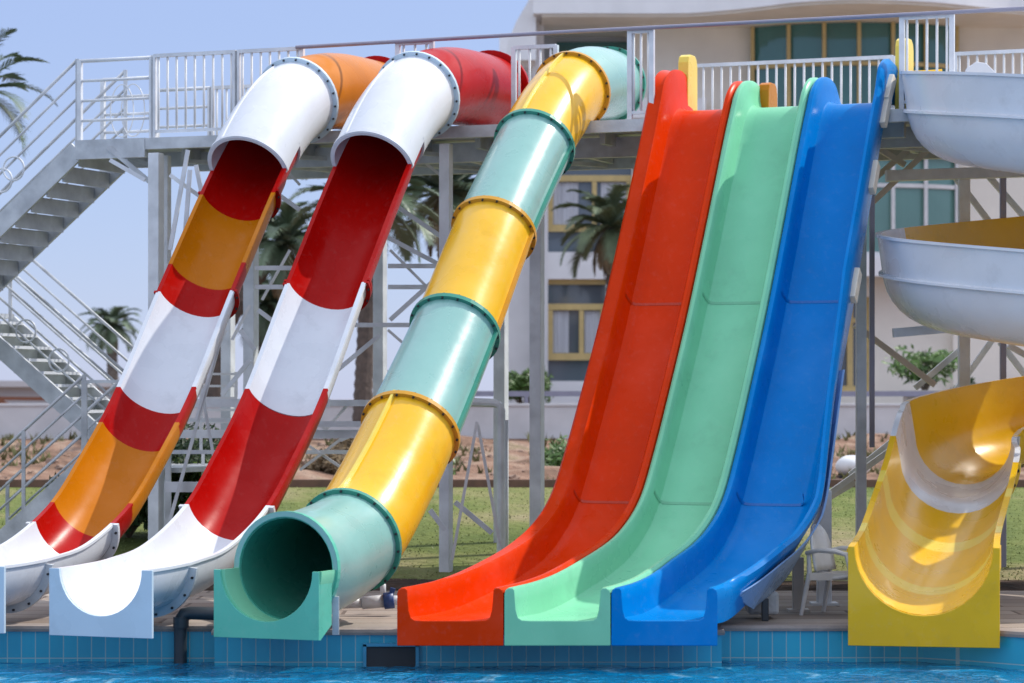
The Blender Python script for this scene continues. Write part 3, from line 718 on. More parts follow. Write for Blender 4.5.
# ---------------------------------------------------------------- railings
G3 = 'balustrade panels round the platform'
def railing(p0, p1, h, label, nb, style='bars', group=G3, m_='steel2', name='railing', mids=3, toph=None):
    p0 = Vector(p0); p1 = Vector(p1); t = thing(name, label, 'railing', p0, group)
    up = Vector((0,0,1)); r_ = .022
    if style == 'bars':
        mb = MB(); mb.bar(p0+up*h, p1+up*h, .05, .045); mb.build('top_rail', M[m_], t)
        mb = MB(); mb.bar(p0+up*.08, p1+up*.08, .035, .035); mb.build('bottom_rail', M[m_], t)
        d = (p1-p0)
        mb = MB(); mb.pipe([p0+d/nb*.5+up*.095, p0+d/nb*.5+up*(h-.02)], .015, 6); b = mb.build('baluster', M['wframe'], t)
        at_copies(b, [d*(i/nb) for i in range(1, nb)])
    else:
        for k in range(mids+1):
            z = h*(k+1)/(mids+1); mb = MB(); mb.pipe([p0+up*z, p1+up*z], .024 if k == mids else .018, 8); mb.build('rail', M[m_], t)
    for q in (p0, p1):
        mb = MB(); mb.bar(q - up*.05, q+up*(h+.01), .055, .055, up=FP.d()); mb.build('post', M[m_], t)
    return t
H = 1.02
def fr_(x, vv=V0+.02): return FP.w(uv_of(x, vv), vv, ZD)
railing(fr_(154), fr_(236), H, 'barred railing at the left corner of the platform, left of the orange bend', 9)
railing(fr_(238), fr_(302), H, 'barred railing partly behind the white bend of the leftmost slide', 7)
railing(fr_(398), fr_(432), H, 'short barred railing between the orange and red top bends', 3)
railing(fr_(514, V0+.9), fr_(556, V0+.9), H, 'barred railing between the red bend and the green tube', 4)
railing(fr_(630), fr_(652), H, 'tall barred railing between the green tube and the red lane', 3)
railing(fr_(902), fr_(952), H+.0, 'tall barred railing right of the blue lane top', 5)
VB = V1-.05
railing(fr_(690, VB), fr_(893, VB), H, 'long rear railing with bars behind the three lane slides', 22)
railing(fr_(955, VB), fr_(1090, VB), H, 'rear railing with bars above the white spiral trough', 15)
railing(fr_(157, VB), fr_(210, VB), H, 'rear railing with three rails at the left of the platform', 0, 'rails')
railing(fr_(212, VB), fr_(330, VB), H, 'rear railing seen between the left corner and the orange bend', 12)
mb = MB(); mb.pipe([fr_(296, V0-.03)+Vector((0,0,1.03)), fr_(560, V0-.03)+Vector((0,0,1.05)), fr_(1060, V0-.03)+Vector((0,0,1.05))], .024, 8)
tag(mb.build('handrail_pipe', M['darkrail']), 'long thin violet grey pipe running along the top of the platform front', 'pipe')

# ---------------------------------------------------------------- staircase
st = thing('steel_staircase', 'grey zigzag steel staircase climbing to the left end of the platform', 'staircase', FP.w(ULL-1, V0+.6, 0))
Zv = Vector((0,0,1))
mb = MB(); mb.box(FP.w((ULL+UL)/2-.02, V0+.65, ZD-.03), (UL-ULL-.06, 1.3, .06), (FP.r(), FP.d(), Zv)); mb.build('landing', M['steel'], st)
hbar(ULL, V0-.04, UL-.06, V0-.04, ZD-.12, .08, .24).build('landing_beam', M['steel'], st)
hbar(ULL, V0+1.3, UL-.06, V0+1.3, ZD-.12, .08, .24).build('landing_beam', M['steel'], st)
br(108,147,150,182,34.0,.06,'steel',par=st); br(100,147,150,165,35.0,.05,'steel',par=st)
def flight(u0, z0, du, dz, v0, v1, nst, rails=True, rings=(), tread_col='steel', mid=True):
    """straight flight from (u0,z0) by (du,dz); v0/v1 its two sides"""
    for vv in (v0, v1):
        mb = MB(); mb.bar(FP.w(u0, vv, z0-.10), FP.w(u0+du, vv, z0+dz-.10), .05, .24, up=(0,0,1)); mb.build('stringer', M['steel'], st)
    mb = MB(); c = FP.w(u0+du*.5/nst, (v0+v1)/2, z0+dz*.5/nst-.02)
    mb.box(c, (abs(du)/nst*1.05, v1-v0-.06, .04), (FP.r(), FP.d(), Zv)); mb.box(c + FP.r()*(abs(du)/nst*.5*(1 if dz*du > 0 else -1)) - Zv*.09, (.02, v1-v0-.06, abs(dz)/nst), (FP.r(), FP.d(), Zv))
    tr = mb.build('tread', M[tread_col], st)
    at_copies(tr, [FP.r()*(du*i/nst) + Zv*(dz*i/nst) for i in range(1, nst)])
    if rails:
        for vv in (v0, v1):
            mb = MB()
            for k, hh in enumerate((.98, .74, .50, .26)):
                mb.pipe([FP.w(u0, vv, z0+hh+.06), FP.w(u0+du, vv, z0+dz+hh+.06)], .022 if k == 0 else .017, 8)
            for f_ in ((0, .5, 1) if vv == v0 and mid else (0, 1)):
                mb.bar(FP.w(u0+du*f_, vv, z0+dz*f_-.1), FP.w(u0+du*f_, vv, z0+dz*f_+1.05), .045)
            hr = mb.build('handrail', M['steel'], st)
            for ru in rings:
                if vv == v0:
                    f_ = (ru-u0)/du; c = FP.w(ru, vv-.03, z0+dz*f_+.44)
                    mb = MB(); mb.pipe([c + FP.r()*.15*math.cos(2*math.pi*q/28) + Zv*.15*math.sin(2*math.pi*q/28) for q in range(28)], .013, 6, closed=True); mb.build('ring', M['steel2'], hr)
flight(ULL-.02, ZD-.02, -2.5, -2.05, V0+.02, V0+1.25, 11, rings=(uv_of(2, V0), uv_of(14, V0)))
hbar(ULL-2.5, V0+.02, ULL-3.7, V0+.02, ZD-2.2, .08, .22).build('landing_beam', M['steel'], st)
mb = MB(); mb.box(FP.w(ULL-3.1, V0+1.3, ZD-2.1), (1.2, 2.6, .06), (FP.r(), FP.d(), Zv)); mb.build('landing', M['steel'], st)
flight(ULL-2.5, ZD-2.1, 2.62, -2.05, V0+1.5, V0+2.5, 12, rings=(uv_of(27, V0+1.5), uv_of(60, V0+1.5)), tread_col='steel2', mid=False)
mb = MB(); mb.box(FP.w(ULL+.75, V0+1.3, 1.28), (1.3, 2.5, .06), (FP.r(), FP.d(), Zv)); mb.build('landing', M['steel'], st)
flight(ULL+.12, 1.42, -1.75, -1.4, V0-.05, V0+1.0, 8, rings=())
mb = MB()
for vv in (V0-.05, V0+2.5): 
    for uu in (ULL+.12, ULL+1.3): mb = MB(); mb.bar(FP.w(uu, vv, 0), FP.w(uu, vv, 2.4), .07); mb.build('landing_post', M['steel'], st)
mb = MB(); mb.bar(FP.w(ULL+.16, V0-.05, 2.38), FP.w(ULL+1.26, V0-.05, 2.38), .04); mb.build('landing_rail', M['steel'], st)
for uu in (ULL-2.55, ULL-3.65): mb = MB(); mb.bar(FP.w(uu, V0, 0), FP.w(uu, V0, ZD-2), .1); mb.build('landing_post', M['steel'], st)
# landing railing (rails plus rings)
t = railing(fr_(80), fr_(152), H-.02, 'railing with four horizontal rails along the front of the stair landing', 0, 'rails', name='railing')
t = railing(fr_(103, V0+1.28), fr_(155, V0+1.28), H-.1, 'rear railing with wire rings behind the stair landing', 0, 'rails', name='railing')
for x in (122, 133):
    c = fr_(x, V0+1.22) + Zv*.5; mb = MB(); mb.pipe([c + FP.r()*.17*math.cos(2*math.pi*q/28) + Zv*.34*math.sin(2*math.pi*q/28) for q in range(28)], .009, 6, closed=True); mb.build('ring', M['steel2'], t)
c = fr_(184, VB) + Zv*.42
# ladder-like frame behind the first slide
lad = thing('access_ladder', 'small pale metal ladder frame standing behind the two left slides', 'ladder', P(215,0,35.5)*1.0 if False else Vector((P(215,0,35.5).x, 35.5, .2)))
mb = MB(); mb.bar(P(201,452,35.5), P(201,372,35.5), .04); mb.bar(P(236,462,35.5), P(236,372,35.5), .04); mb.build('rail', M['wframe'], lad)
for y in (374, 386, 398, 410, 422, 436):
    mb = MB(); mb.bar(P(201,y,35.5), P(236,y,35.5), .03); mb.build('rung', M['wframe'], lad)
mb = MB(); mb.bar(P(203,450,35.5), P(203,450,35.5)-Zv*1.0, .04); mb.bar(P(234,460,35.5), P(234,460,35.5)-Zv*.9, .04); mb.build('leg', M['wframe'], lad)
# pipe frame with elbow
mb = MB(); mb.pipe([P(440,401,33.5), P(494,403,33.5), P(499,405,33.5), P(501,410,33.5), P(501,600,33.5)], .055, 10)
tag(mb.build('bent_pipe', M['steel2']), 'thick pale pipe bending down at an elbow right of the green tube', 'pipe')
mb = MB(); mb.pipe([P(506,420,33.8), P(506,585,33.8)], .03, 8); tag(mb.build('drain_pipe', M['pvc']), 'thin grey drain pipe right beside the thick bent pipe', 'pipe')

# ---------------------------------------------------------------- spiral slide
CX, CY, RC = 6.72, 30.2, 2.02
spi = thing('spiral_slide', 'yellow and white spiral slide with a wide yellow exit chute', 'water slide', (CX, CY, 0))
def hel(th):
    a = R(th); k = max(0, min(1, (th-60)/240)); q = max(0, min(1, (th-420)/240)); rc = RC - .27*(1-k*k*(3-2*k)) - .25*q*q*(3-2*q)
    return (CX - rc*math.cos(a), CY - rc*math.sin(a), 5.36 - 1.8*th/360 - .12*max(0, min(1, (th-480)/200)), 1.0)   # x,y,z,outer wall factor
pts = [hel(q) for q in range(-45, 716, 5)]
tail = spline([hel(700), hel(715), (4.80,29.5,1.60,.85), (4.58,28.7,1.32,.55), (4.32,27.8,1.06,.25), (4.06,26.75,.87,0), (3.84,25.65,.78,0)], 7)
tail = [q for q in tail if q[1] < hel(715)[1]-.05]
path = pts + tail
def frame3(i):
    a = Vector(path[max(i-1,0)][:3]); b = Vector(path[min(i+1,len(path)-1)][:3]); T = (b-a).normalized()
    L_ = T.cross(Zv).normalized(); return Vector(path[i][:3]), T, L_, L_.cross(T).normalized()
def ssect(wf, rad):
    th_ = .03; n = 16
    ow = [(rad*1.0 + .05*wf, .40*wf + .0)]
    outer = [(rad+th_)*1 for _ in ()]
    s_out = [(rad+.06+.05*wf, .40*wf), (rad+.06+.05*wf, .40*wf-.03), (rad+.035+.05*wf, .40*wf-.035), (rad+.035, -.02), (rad+.075, -.03), (rad+.075, -.055), (rad+th_, -.06)]
    s_out += [((rad+th_)*math.cos(-math.pi*k/n), (rad+th_)*math.sin(-math.pi*k/n)) for k in range(1, n)]
    s_out += [(-rad-th_, -.03), (-rad-.06, -.025), (-rad-.06, 0)]
    s_in = [(-rad, 0)] + [(-rad*math.cos(math.pi*k/n), -rad*math.sin(math.pi*k/n)) for k in range(1, n)] + [(rad, 0), (rad+.05*wf, .40*wf)]
    return s_out + s_in
bounds = [(0, 4, 'sun'), (4, 31, 'white'), (31, 74, 'sun'), (74, 103, 'white'), (103, 149, 'sun'), (149, 162, 'white'), (162, 168, 'sun'), (168, 170, 'straw'), (170, 178, 'sun'), (178, 180, 'straw'), (180, 999, 'sun')]
bounds = [(a, min(b, len(path)-1), m_) for a, b, m_ in bounds if a < len(path)-1]
def srad(i): return .58 - .07*max(0, min(1, (i-95)/40)) + .13*math.sqrt(max(0, (i-146)/max(1, len(path)-147)))
for a, b, m_ in bounds:
    rs = []
    for i in range(a, b+1):
        c, T, L_, N_ = frame3(i); rs.append([c + L_*x + N_*y for x, y in ssect(path[i][3], srad(i))])
    mb = MB(); mb.rings(rs, sm=True)
    for r in (rs[0], rs[-1]):
        mb.add(r, [tuple(range(len(r)))])
    mb.build('trough_section', M[m_], spi)
    if a > 0 and m_ != 'straw' and a < 165:
        c, T, L_, N_ = frame3(a); mb = MB(); rr = []; rad = srad(a)
        for k in range(19):
            an = -math.pi*k/18; e = L_*math.cos(an) + N_*math.sin(an)
            rr.append([c + e*r1 + T*o for r1, o in ((rad+.025,-.025),(rad+.085,-.025),(rad+.085,.025),(rad+.025,.025))])
        mb.rings(rr, sm=False); fo = mb.build('flange', M['steel2'] if m_ == 'white' else M['straw'], spi)
        bm_ = MB(); ps = [c + (L_*math.cos(-math.pi*(k+.5)/12) + N_*math.sin(-math.pi*(k+.5)/12))*(rad+.06) for k in range(12)]
        bm_.pipe([ps[0]-T*.045, ps[0]+T*.045], .016, 6); bo = bm_.build('bolt', M['dark'], fo); at_copies(bo, [p - ps[0] for p in ps[1:]])
mb = MB(); a = P(978, 70, 32.2); mb.prism([a + Vector(q) for q in ((-.16,0,-.3),(.2,0,-.3),(.2,0,-.02),(.1,0,.08),(-.02,0,.1),(-.12,0,.03),(-.16,0,-.08))], (0,.12,0)); mb.build('start_panel', M['white'], spi, bevel=.01)
# exit panel
c, T, L_, N_ = frame3(len(path)-1)
mb = MB(); n = 20; Rr = srad(len(path)-1); Th = Vector((T.x, T.y, 0)).normalized()
arc = [(-Rr*math.cos(math.pi*k/n), -Rr*math.sin(math.pi*k/n)) for k in range(n+1)]
top = [(-.70, .0)] + arc + [(.70, .0)]; bot = [(-.70 + 1.4*k/(len(top)-1), -.93) for k in range(len(top))]; q = len(top)
for dd in (0, .04): mb.add([c + L_*a + Zv*b + Th*dd for a, b in top] + [c + L_*a + Zv*b + Th*dd for a, b in bot], [(i, i+1, q+i+1, q+i) for i in range(q-1)])
lp = top + bot[::-1]; mb.rings([[c + L_*a + Zv*b + Th*dd for a, b in lp] for dd in (0, .04)], sm=False)
for s in (-1, 1): 
    mb.box(c + L_*s*.685 - Th*.35 - Zv*.12, (.03, .7, .22), (L_, Th, Zv))
mb.build('exit_panel', M['sun'], spi, bevel=.006)

# ---------------------------------------------------------------- small things on the deck
ch = thing('plastic_chair', 'white plastic armchair on the deck between the blue lane and the yellow slide', 'chair', (P(839,0,27.5).x, 27.5, 0))
cx, cy = P(839,0,27.5).x, 27.5
ang = R(-62); ca, sa = math.cos(ang), math.sin(ang)     # chair faces +X, turned
def cp(f_, s_, z): return Vector((cx + f_*math.cos(R(-34)) - s_*math.sin(R(-34)), cy + f_*math.sin(R(-34)) + s_*math.cos(R(-34)), z))
mb = MB(); rs = []
for k in range(7):
    f_ = -.20 + .42*k/6; rs.append([cp(f_, s_*(1-.06*abs(k-3)/3), .42 + .012*math.cos(s_*6) - .03*math.sin(math.pi*k/6) + (0 if q == 0 else -.018)) for q in (0,) for s_ in (-.23,-.15,0,.15,.23)])
mb.rings(rs, closed_v=False); sh = mb.build('seat', M['chairb'], ch); sh.modifiers.new('solid', 'SOLIDIFY').thickness = .03
mb = MB(); rs = []
for k in range(9):
    z = .44 + .46*k/8; wv = .215*math.sqrt(max(.05, 1 - (max(0, k-2)/6.3)**2.4)); rs.append([cp(-.20 - .10*k/8 + .04*(abs(q-3)/3)**2, wv*(q-3)/3, z) for q in range(7)])
mb.rings(rs, closed_v=False); sh = mb.build('backrest', M['chair'], ch); sh.modifiers.new('solid', 'SOLIDIFY').thickness = .025
for s in (-1, 1):
    mb = MB(); mb.pipe([cp(-.25, s*.22, .62), cp(-.1, s*.255, .655), cp(.1, s*.26, .65), cp(.21, s*.25, .62), cp(.24, s*.24, .5), cp(.27, s*.25, .0)], [.022,.024,.026,.026,.025,.02], 8); mb.build('arm_and_front_leg', M['chairb'], ch)
    mb = MB(); mb.pipe([cp(-.23, s*.21, .62), cp(-.22, s*.215, .42), cp(-.30, s*.24, 0)], [.02,.026,.02], 8); mb.build('leg', M['chair'], ch)
    mb = MB(); mb.box(cp(.02, s*.225, .395), (.42, .03, .07)); mb.build('apron', M['chairb'], ch)
mb = MB(); mb.pipe([P(222,614,25.95), P(190,613,25.98), P(184,614,25.98), P(181,619,25.98), P(180.5,628,25.98), P(180.5,700,25.98)], .062, 12); bp_ = thing('black_pipe', 'black pipe bending over the pool edge beside the white panel', 'pipe', (P(180,0,25.98).x, 25.98, 0))
mb.build('bent_tube', M['pipe'], bp_)
mb = MB(); a = P(181,617,25.98); mb.pipe([a+Vector((0,0,.0)), a-Vector((0,0,.10))], .075, 12); mb.build('elbow_collar', M['pipe'], bp_)
vp = thing('valve_pipe', 'grey pipe with a blue valve lying on the deck left of the red lane', 'pipe', (P(375,0,27.4).x, 27.4, .1))
mb = MB(); mb.pipe([P(335,604,27.4), P(362,603,27.4)], .05, 10); mb.pipe([P(362,603,27.4), P(384,601,27.4)], .065, 10); mb.pipe([P(384,601,27.4), P(400,600,27.4)], .05, 10); mb.build('pipe_run', M['pvc'], vp)
mb = MB(); mb.pipe([P(384,601,27.38), P(394,600,27.38)], .085, 10); mb.bar(P(390,600,27.38), P(393,588,27.38), .05); mb.build('valve', M['valve'], vp)
mb = MB(); mb.pipe([P(383,596,27.7), P(383,584,27.7)], .03, 8); mb.build('stub', M['pvc'], vp)
mb = MB(); mb.bar(P(0,617,27.0)+Vector((-1,0,-.02)), P(60,618,26.9), .14, .05); mb.build('x', M['deck']) if False else None
# white tank on the bank
wt = thing('water_tank', 'small white rounded tank with dark base on the dirt bank, left of the yellow slide', 'tank', (P(852,0,46).x, 46, gz(5.7,46)))
c = P(853, 466, 46); mb = MB(); blob(mb, c, .30, .62, 3, n=14, m=10, jag=.02, sm=True); mb.build('shell', M['sack'], wt)
mb = MB(); mb.box(c - Vector((0,0,.22)), (.5, .45, .12)); mb.build('base', M['dark'], wt)

# ---------------------------------------------------------------- plants
def leafcloud(mb, c, r, n, size, rnd, shell=.55):
    c = Vector(c)
    for i in range(n):
        d = Vector((rnd.gauss(0,1), rnd.gauss(0,1), rnd.gauss(0,1))).normalized()
        q = c + Vector((d.x*r[0], d.y*r[1], d.z*r[2]))*(shell + (1-shell)*rnd.random())
        a = Vector((rnd.gauss(0,1), rnd.gauss(0,1), rnd.gauss(0,1))).normalized(); b = a.orthogonal().normalized(); s = size*rnd.uniform(.6,1.4)
        mb.add([q - a*s, q + b*s*.35, q + a*s, q - b*s*.35], [(0,1,2,3)])
def shrub(name, label, base, h, r, n, leaf, mt, seed, cat='shrub', group=None, clumps=9, trunk_h=.25):
    rnd = random.Random(seed); base = Vector(base); t = thing(name, label, cat, base, group); mb = MB(); sm_ = MB()
    for k in range(clumps):
        o = Vector((rnd.uniform(-1,1)*r*.6, rnd.uniform(-1,1)*r*.5, trunk_h*h + (h*(1-trunk_h))*rnd.uniform(.25,.85)))
        rr = r*rnd.uniform(.35,.6); leafcloud(mb, base+o, (rr, rr, rr*.8), n//clumps, leaf, rnd)
        sm_.pipe([base, base + o*.5 + Vector((0,0,.05)), base + o], [.03, .02, .008], 5)
    mb.build('foliage', M[mt], t, fix=False); sm_.build('stem', M['stem'], t)
    return t
shrub('shrub', 'round clipped green bush in front of the hotel wall', (P(525,0,60).x, 60, 1.8), 1.0, .62, 3000, .06, 'leaf', 1, clumps=14)
b_ = Vector((P(925,0,57.5).x, 57.5, 1.8))
pl = thing('planter', 'grey concrete planter on the terrace above the white wall', 'planter', b_)
mb = MB(); mb.prism([b_ + Vector(q) for q in ((-.42,-.3,0),(.42,-.3,0),(.42,.3,0),(-.42,.3,0))], (0,0,.45)); mb.box(b_ + Vector((0,0,.5)), (.98,.7,.1)); mb.build('tub', M['concrete'], pl, bevel=.02)
shrub('shrub', 'leafy bush growing from the grey planter on the right', b_ + Vector((0,0,.5)), .75, .75, 900, .09, 'leaf', 5, clumps=9, trunk_h=.3)
shrub('shrub', 'small dark leafy bush right of the planter bush', (P(962,0,58).x, 58, 1.8), .9, .3, 400, .08, 'leafd', 6, clumps=6)
for i, (x, Y, h, r, lab) in enumerate(((128,36.5,1.15,.75,'dark green bush behind the white foot of the leftmost slide'), (172,36.8,1.5,.9,'tall dense green bush between the two half open slides'), (212,37.2,1.25,.7,'green bush behind the red trough near the ladder'), (82,37,.7,.5,'low green bush behind the stair foot'))):
    shrub('shrub', lab, (P(x,0,Y).x, Y, gz(-4, Y)), h, r, 5200, .055, 'leafd' if i != 2 else 'leaf', 20+i, clumps=18, group='bushes behind the left slides', trunk_h=.02)
mb = MB(); rnd = random.Random(3)
for i in range(6): leafcloud(mb, P(170+i*14, 468, 36.6) + Vector((0,0,rnd.uniform(-.1,.1))), (.22,.22,.12), 160, .05, rnd)
tag(mb.build('leafy_shrub', M['leafy'], fix=False), 'bright yellow green sprigs along the top of the dark bushes', 'shrub')
for i, (x, y, Y, r, lab) in enumerate(((428,470,46,.5,'low grey green weed clump on the bank right of the yellow tube'),(577,462,48,.8,'grey green weed clump on the bank left of the red lane'),(330,462,47,.5,'dry scrub clump on the bank left of the yellow tube'),(640,474,46,.5,'weed clump low on the bank hidden partly by the red lane'),(360,455,50,.6,'dry straw coloured scrub just left of the yellow tube'))):
    X = P(x,0,Y).x; shrub('weed_clump', lab, (X, Y, gz(X,Y)-.05), .38, r, 1500, .06, 'leaf' if i in (0,1,3) else 'dry', 40+i, cat='weeds', group='scrub on the dirt bank', clumps=9, trunk_h=.05)

def palm(label, base, top, tr, nf, fl, seed, droop=.9, name='palm_tree', lean=0, mt='palm', skirt=10, group='palm trees behind the platform', leafw=.03, el0=-25, el1=75, uprange=None):
    rnd = random.Random(seed); base = Vector(base); top = Vector(top); t = thing(name, label, 'palm tree', base, group)
    mb = MB(); n = 40; pts = []; rr = []
    for k in range(n+1):
        f_ = k/n; p = base.lerp(top, f_) + Vector((lean*math.sin(f_*math.pi), 0, 0)); pts.append(p); rr.append(tr*(1.15-.25*f_)*(1+.14*(k % 2)))
    mb.pipe(pts, rr, 10); mb.build('trunk', M['trunk'], t)
    cr = MB(); dy = MB()
    for i in range(nf + skirt):
        dead = i >= nf; az = i*2.39996 + rnd.uniform(-.2,.2)
        el = R(el0 + (el1-el0)*((i+.5)/nf)) if not dead else R(rnd.uniform(-75,-45))
        L_ = fl*rnd.uniform(.85,1.1)*(.75 if dead else 1); h = Vector((math.cos(az), math.sin(az), 0)); p = Vector(top); e = el; pts = [p.copy()]; m_ = 14
        for k in range(m_):
            p = p + (h*math.cos(e) + Zv*math.sin(e))*(L_/m_); e -= droop*(1.7/m_)*(.4+k/m_); e = max(e, R(-88)); pts.append(p.copy())
        tgt = dy if dead else cr
        tgt.pipe(pts, [.028*(1-.85*k/m_)*fl/2.2 for k in range(m_+1)], 4, cap=False)
        for k in range(2, m_*3):
            f_ = k/(m_*3); j = f_*m_; a = pts[int(j)]; b = pts[min(int(j)+1, m_)]; q = a.lerp(b, j-int(j)); T = (b-a).normalized()
            S = T.cross(Zv); S = S.normalized() if S.length > 1e-3 else Vector((1,0,0)); U = S.cross(T).normalized()
            ll = fl*.30*math.sin(math.pi*(.12+.83*f_))*rnd.uniform(.8,1.15)*(.6 if dead else 1)
            for s in (-1, 1):
                d = (S*s*.75 + T*.75 + U*.22).normalized(); tip = q + d*ll - Zv*ll*.25*rnd.uniform(.4,1.4); md = q + d*ll*.5
                w_ = T*leafw*fl/2.2
                tgt.add([q - w_, q + w_, md + w_*.9, tip, md - w_*.9], [(0,1,2,3,4)])
    cr.build('crown', M[mt], t, fix=False)
    if skirt: dy.build('dry_fronds', M['dry'], t, fix=False)
    return t
def pb(x, Y): return (P(x,0,Y).x, Y, 1.7)
palm('palm whose fronds reach into the top left corner behind the stairs', pb(-24,48), P(-22,92,48), .17, 19, 1.4, 1, el0=-30, el1=80, skirt=0, leafw=.018)
palm('small distant palm right of the lower stair flight', pb(114,85), P(111,328,85), .16, 34, 1.15, 2, skirt=4, droop=1.1)
palm('palm with a bushy crown between the two half open slides', pb(216,62), P(284,243,62), .2, 26, 1.7, 3, lean=-.6, droop=1.1, skirt=6)
palm('lower palm crown at the left of the bracing behind the slides', pb(262,66), P(268,305,66), .2, 30, 1.5, 8, droop=1.2, skirt=4)
palm('tall palm with a thick dark straight trunk behind the bracing', pb(362,55), P(372,205,55), .16, 24, 1.8, 4, skirt=5)
palm('tall palm with wide fronds just left of the yellow tube top', pb(450,60), P(446,192,60), .2, 26, 2.1, 5, skirt=5)
palm('green palm close in front of the hotel windows left of the red lane', pb(622,64), P(610,228,64), .17, 24, 1.5, 6, skirt=16, group=None, droop=1.0, mt='palm2')

# ---------------------------------------------------------------- walls and buildings
mb = MB(); mb.box((0, 56.3, 1.66), (44, .3, .74)); mb.box((0, 56.3, 2.05), (44.1, .36, .06)); tag(mb.build('retaining_wall', M['wallw'], bevel=.01), 'long low white wall along the top of the dirt bank', 'wall')
rl = thing('terrace_rail', 'dark horizontal pipe rail in front of the hotel above the white wall', 'railing', (0, 57.0, 1.8))
mb = MB(); mb.bar((-2.5, 57.0, 2.28), (14, 57.0, 2.28), .09, .11); mb.build('rail', M['darkrail'], rl)
mb = MB(); mb.bar((-2.4, 57.0, 1.7), (-2.4, 57.0, 2.25), .08); po = mb.build('post', M['darkrail'], rl); at_copies(po, [Vector((2.7*i,0,0)) for i in range(1, 7)])
lb = thing('low_building', 'long low grey building behind the foot of the stairs', 'building', P(60, 0, 80)*1.0 if False else Vector((P(40,0,80).x, 80, 1.8)))
x0, x1 = P(-200,0,80).x, P(165,0,80).x
mb = MB(); mb.box(((x0+x1)/2, 84, 2.0), (x1-x0, 8, 1.1)); mb.build('wall', M['grey'], lb)
mb = MB(); mb.box(((x0+x1)/2-.2, 84, 2.62), (x1-x0+.8, 8.8, .18)); mb.build('roof', M['grey'], lb)
mb = MB(); mb.bar(P(-20,398,70), P(55,399,70), .09); mb.bar(P(-2,400,70), P(34,419,70), .12); tag(mb.build('pipe_frame', mat('rusty_pipe', (.22,.09,.05), .7)), 'rusty brown pipes in front of the low grey building', 'pipe')

HY = 70.0
def hx(x, Y=HY): return (x-512)/F*Y
def hz(y, Y=HY): return EYE + (HOR-y)/F*Y
hot = thing('hotel', 'white hotel with a curved roof, round glazed bay and yellow framed windows', 'building', (hx(760), HY, 1.8))
def wall_open(mb, x0, x1, z0, z1, ops, y, dep):
    X = sorted({x0, x1} | {o[0] for o in ops} | {o[1] for o in ops}); Z = sorted({z0, z1} | {o[2] for o in ops} | {o[3] for o in ops})
    for a, b in zip(X, X[1:]):
        for c, d in zip(Z, Z[1:]):
            if any(o[0] <= (a+b)/2 <= o[1] and o[2] <= (c+d)/2 <= o[3] for o in ops): continue
            mb.add([(a,y,c),(b,y,c),(b,y,d),(a,y,d)], [(0,1,2,3)])
    for o in ops:
        a, b, c, d = o; e = y+dep
        mb.add([(a,y,c),(b,y,c),(b,y,d),(a,y,d),(a,e,c),(b,e,c),(b,e,d),(a,e,d)], [(0,1,5,4),(1,2,6,5),(2,3,7,6),(3,0,4,7)])
wins = [(548, 632, 150, 252), (548, 606, 279, 381), (618, 660, 279, 381)]
ops = [(hx(a), hx(b), hz(d), hz(c)) for a, b, c, d in wins]
mb = MB(); xl = hx(499); xr = hx(700)
wall_open(mb, hx(539), xr, 1.5, hz(122), ops, HY, .5)
mb.add([(xr,HY,1.5),(xr,HY+14,1.5),(xr,HY+14,hz(122)),(xr,HY,hz(122))], [(0,1,2,3)])
mb.box(((xl+hx(539))/2, HY+3.3, (1.5+hz(30))/2), (hx(539)-xl-.01, 5, hz(30)-1.5))
mb.box((hx(600), HY+7.5, 6), (hx(700)-hx(545), 9, 9.0))
mb.build('wall', M['stucco'], hot, fix=False)
# pilaster and balcony floor
mb = MB(); mb.box((hx(622), HY+1.5, hz(110)), (hx(705)-hx(540), 4, .5)); mb.build('balcony_slab', M['stucco'], hot)
mb = MB(); mb.box((hx(538), HY-.05, hz(215)), (.3, .3, hz(30)-1.5+1)); mb.build('pilaster', M['stucco'], hot)
# recessed upper storey
mb = MB(); mb.box((hx(592), HY+2.6, hz(75)), (hx(650)-hx(538), 1.0, 3.2)); mb.build('upper_wall', M['grey'], hot)
mb = MB(); mb.box(((hx(632)+hx(757))/2, HY+1.0, hz(70)), (hx(757)-hx(632), 1.2, 3.0)); mb.box(((hx(955)+hx(1100))/2, HY+.9, (1.5+hz(20))/2), (hx(1100)-hx(955), 1.2, hz(20)-1.5)); mb.build('upper_wall', M['creamwall'], hot)
mb = MB(); mb.box((hx(595), HY+2.05, hz(75)), (1.9, .08, 2.2)); wf = mb.build('window', M['glass_green'], hot)
for (a, b, c, d) in wins:
    x0, x1, z0, z1 = hx(a), hx(b), hz(d), hz(c); y = HY+.28
    mb = MB(); fw = .13
    mb.box(((x0+x1)/2, y, z1-fw/2), (x1-x0, .10, fw)); zt = z1-(z1-z0)*.27; mb.box(((x0+x1)/2, y, zt), (x1-x0, .10, .16))
    zs = z0+(z1-z0)*.24; mb.box(((x0+x1)/2, y, zs), (x1-x0, .10, .18))
    for xx in (x0+fw/2, (x0+x1)/2+.12, x1-fw/2): mb.box((xx, y, (zs+zt)/2), (fw if xx != (x0+x1)/2+.12 else .12, .09, zt-zs-.18))
    wo = mb.build('window', M['frame'], hot)
    mb = MB(); mb.box(((x0+x1)/2, y+.1, (z0+z1)/2), (x1-x0, .03, z1-z0)); mb.build('pane', M['glass_grey'], wo)
    mb = MB()
    for s in (-1, 1):
        n = 18; ww = (x1-x0)*.33; xc = (x0+x1)/2 + s*(x1-x0)*.3; mb = MB()
        mb.rings([[(xc - ww/2 + ww*k/n, y+.055+.02*math.sin(k*2.1), z) for k in range(n+1)] for z in (zs+.1, zt-.1)], closed_v=False)
        mb.build('curtain', M['curtain'], wo, fix=False)
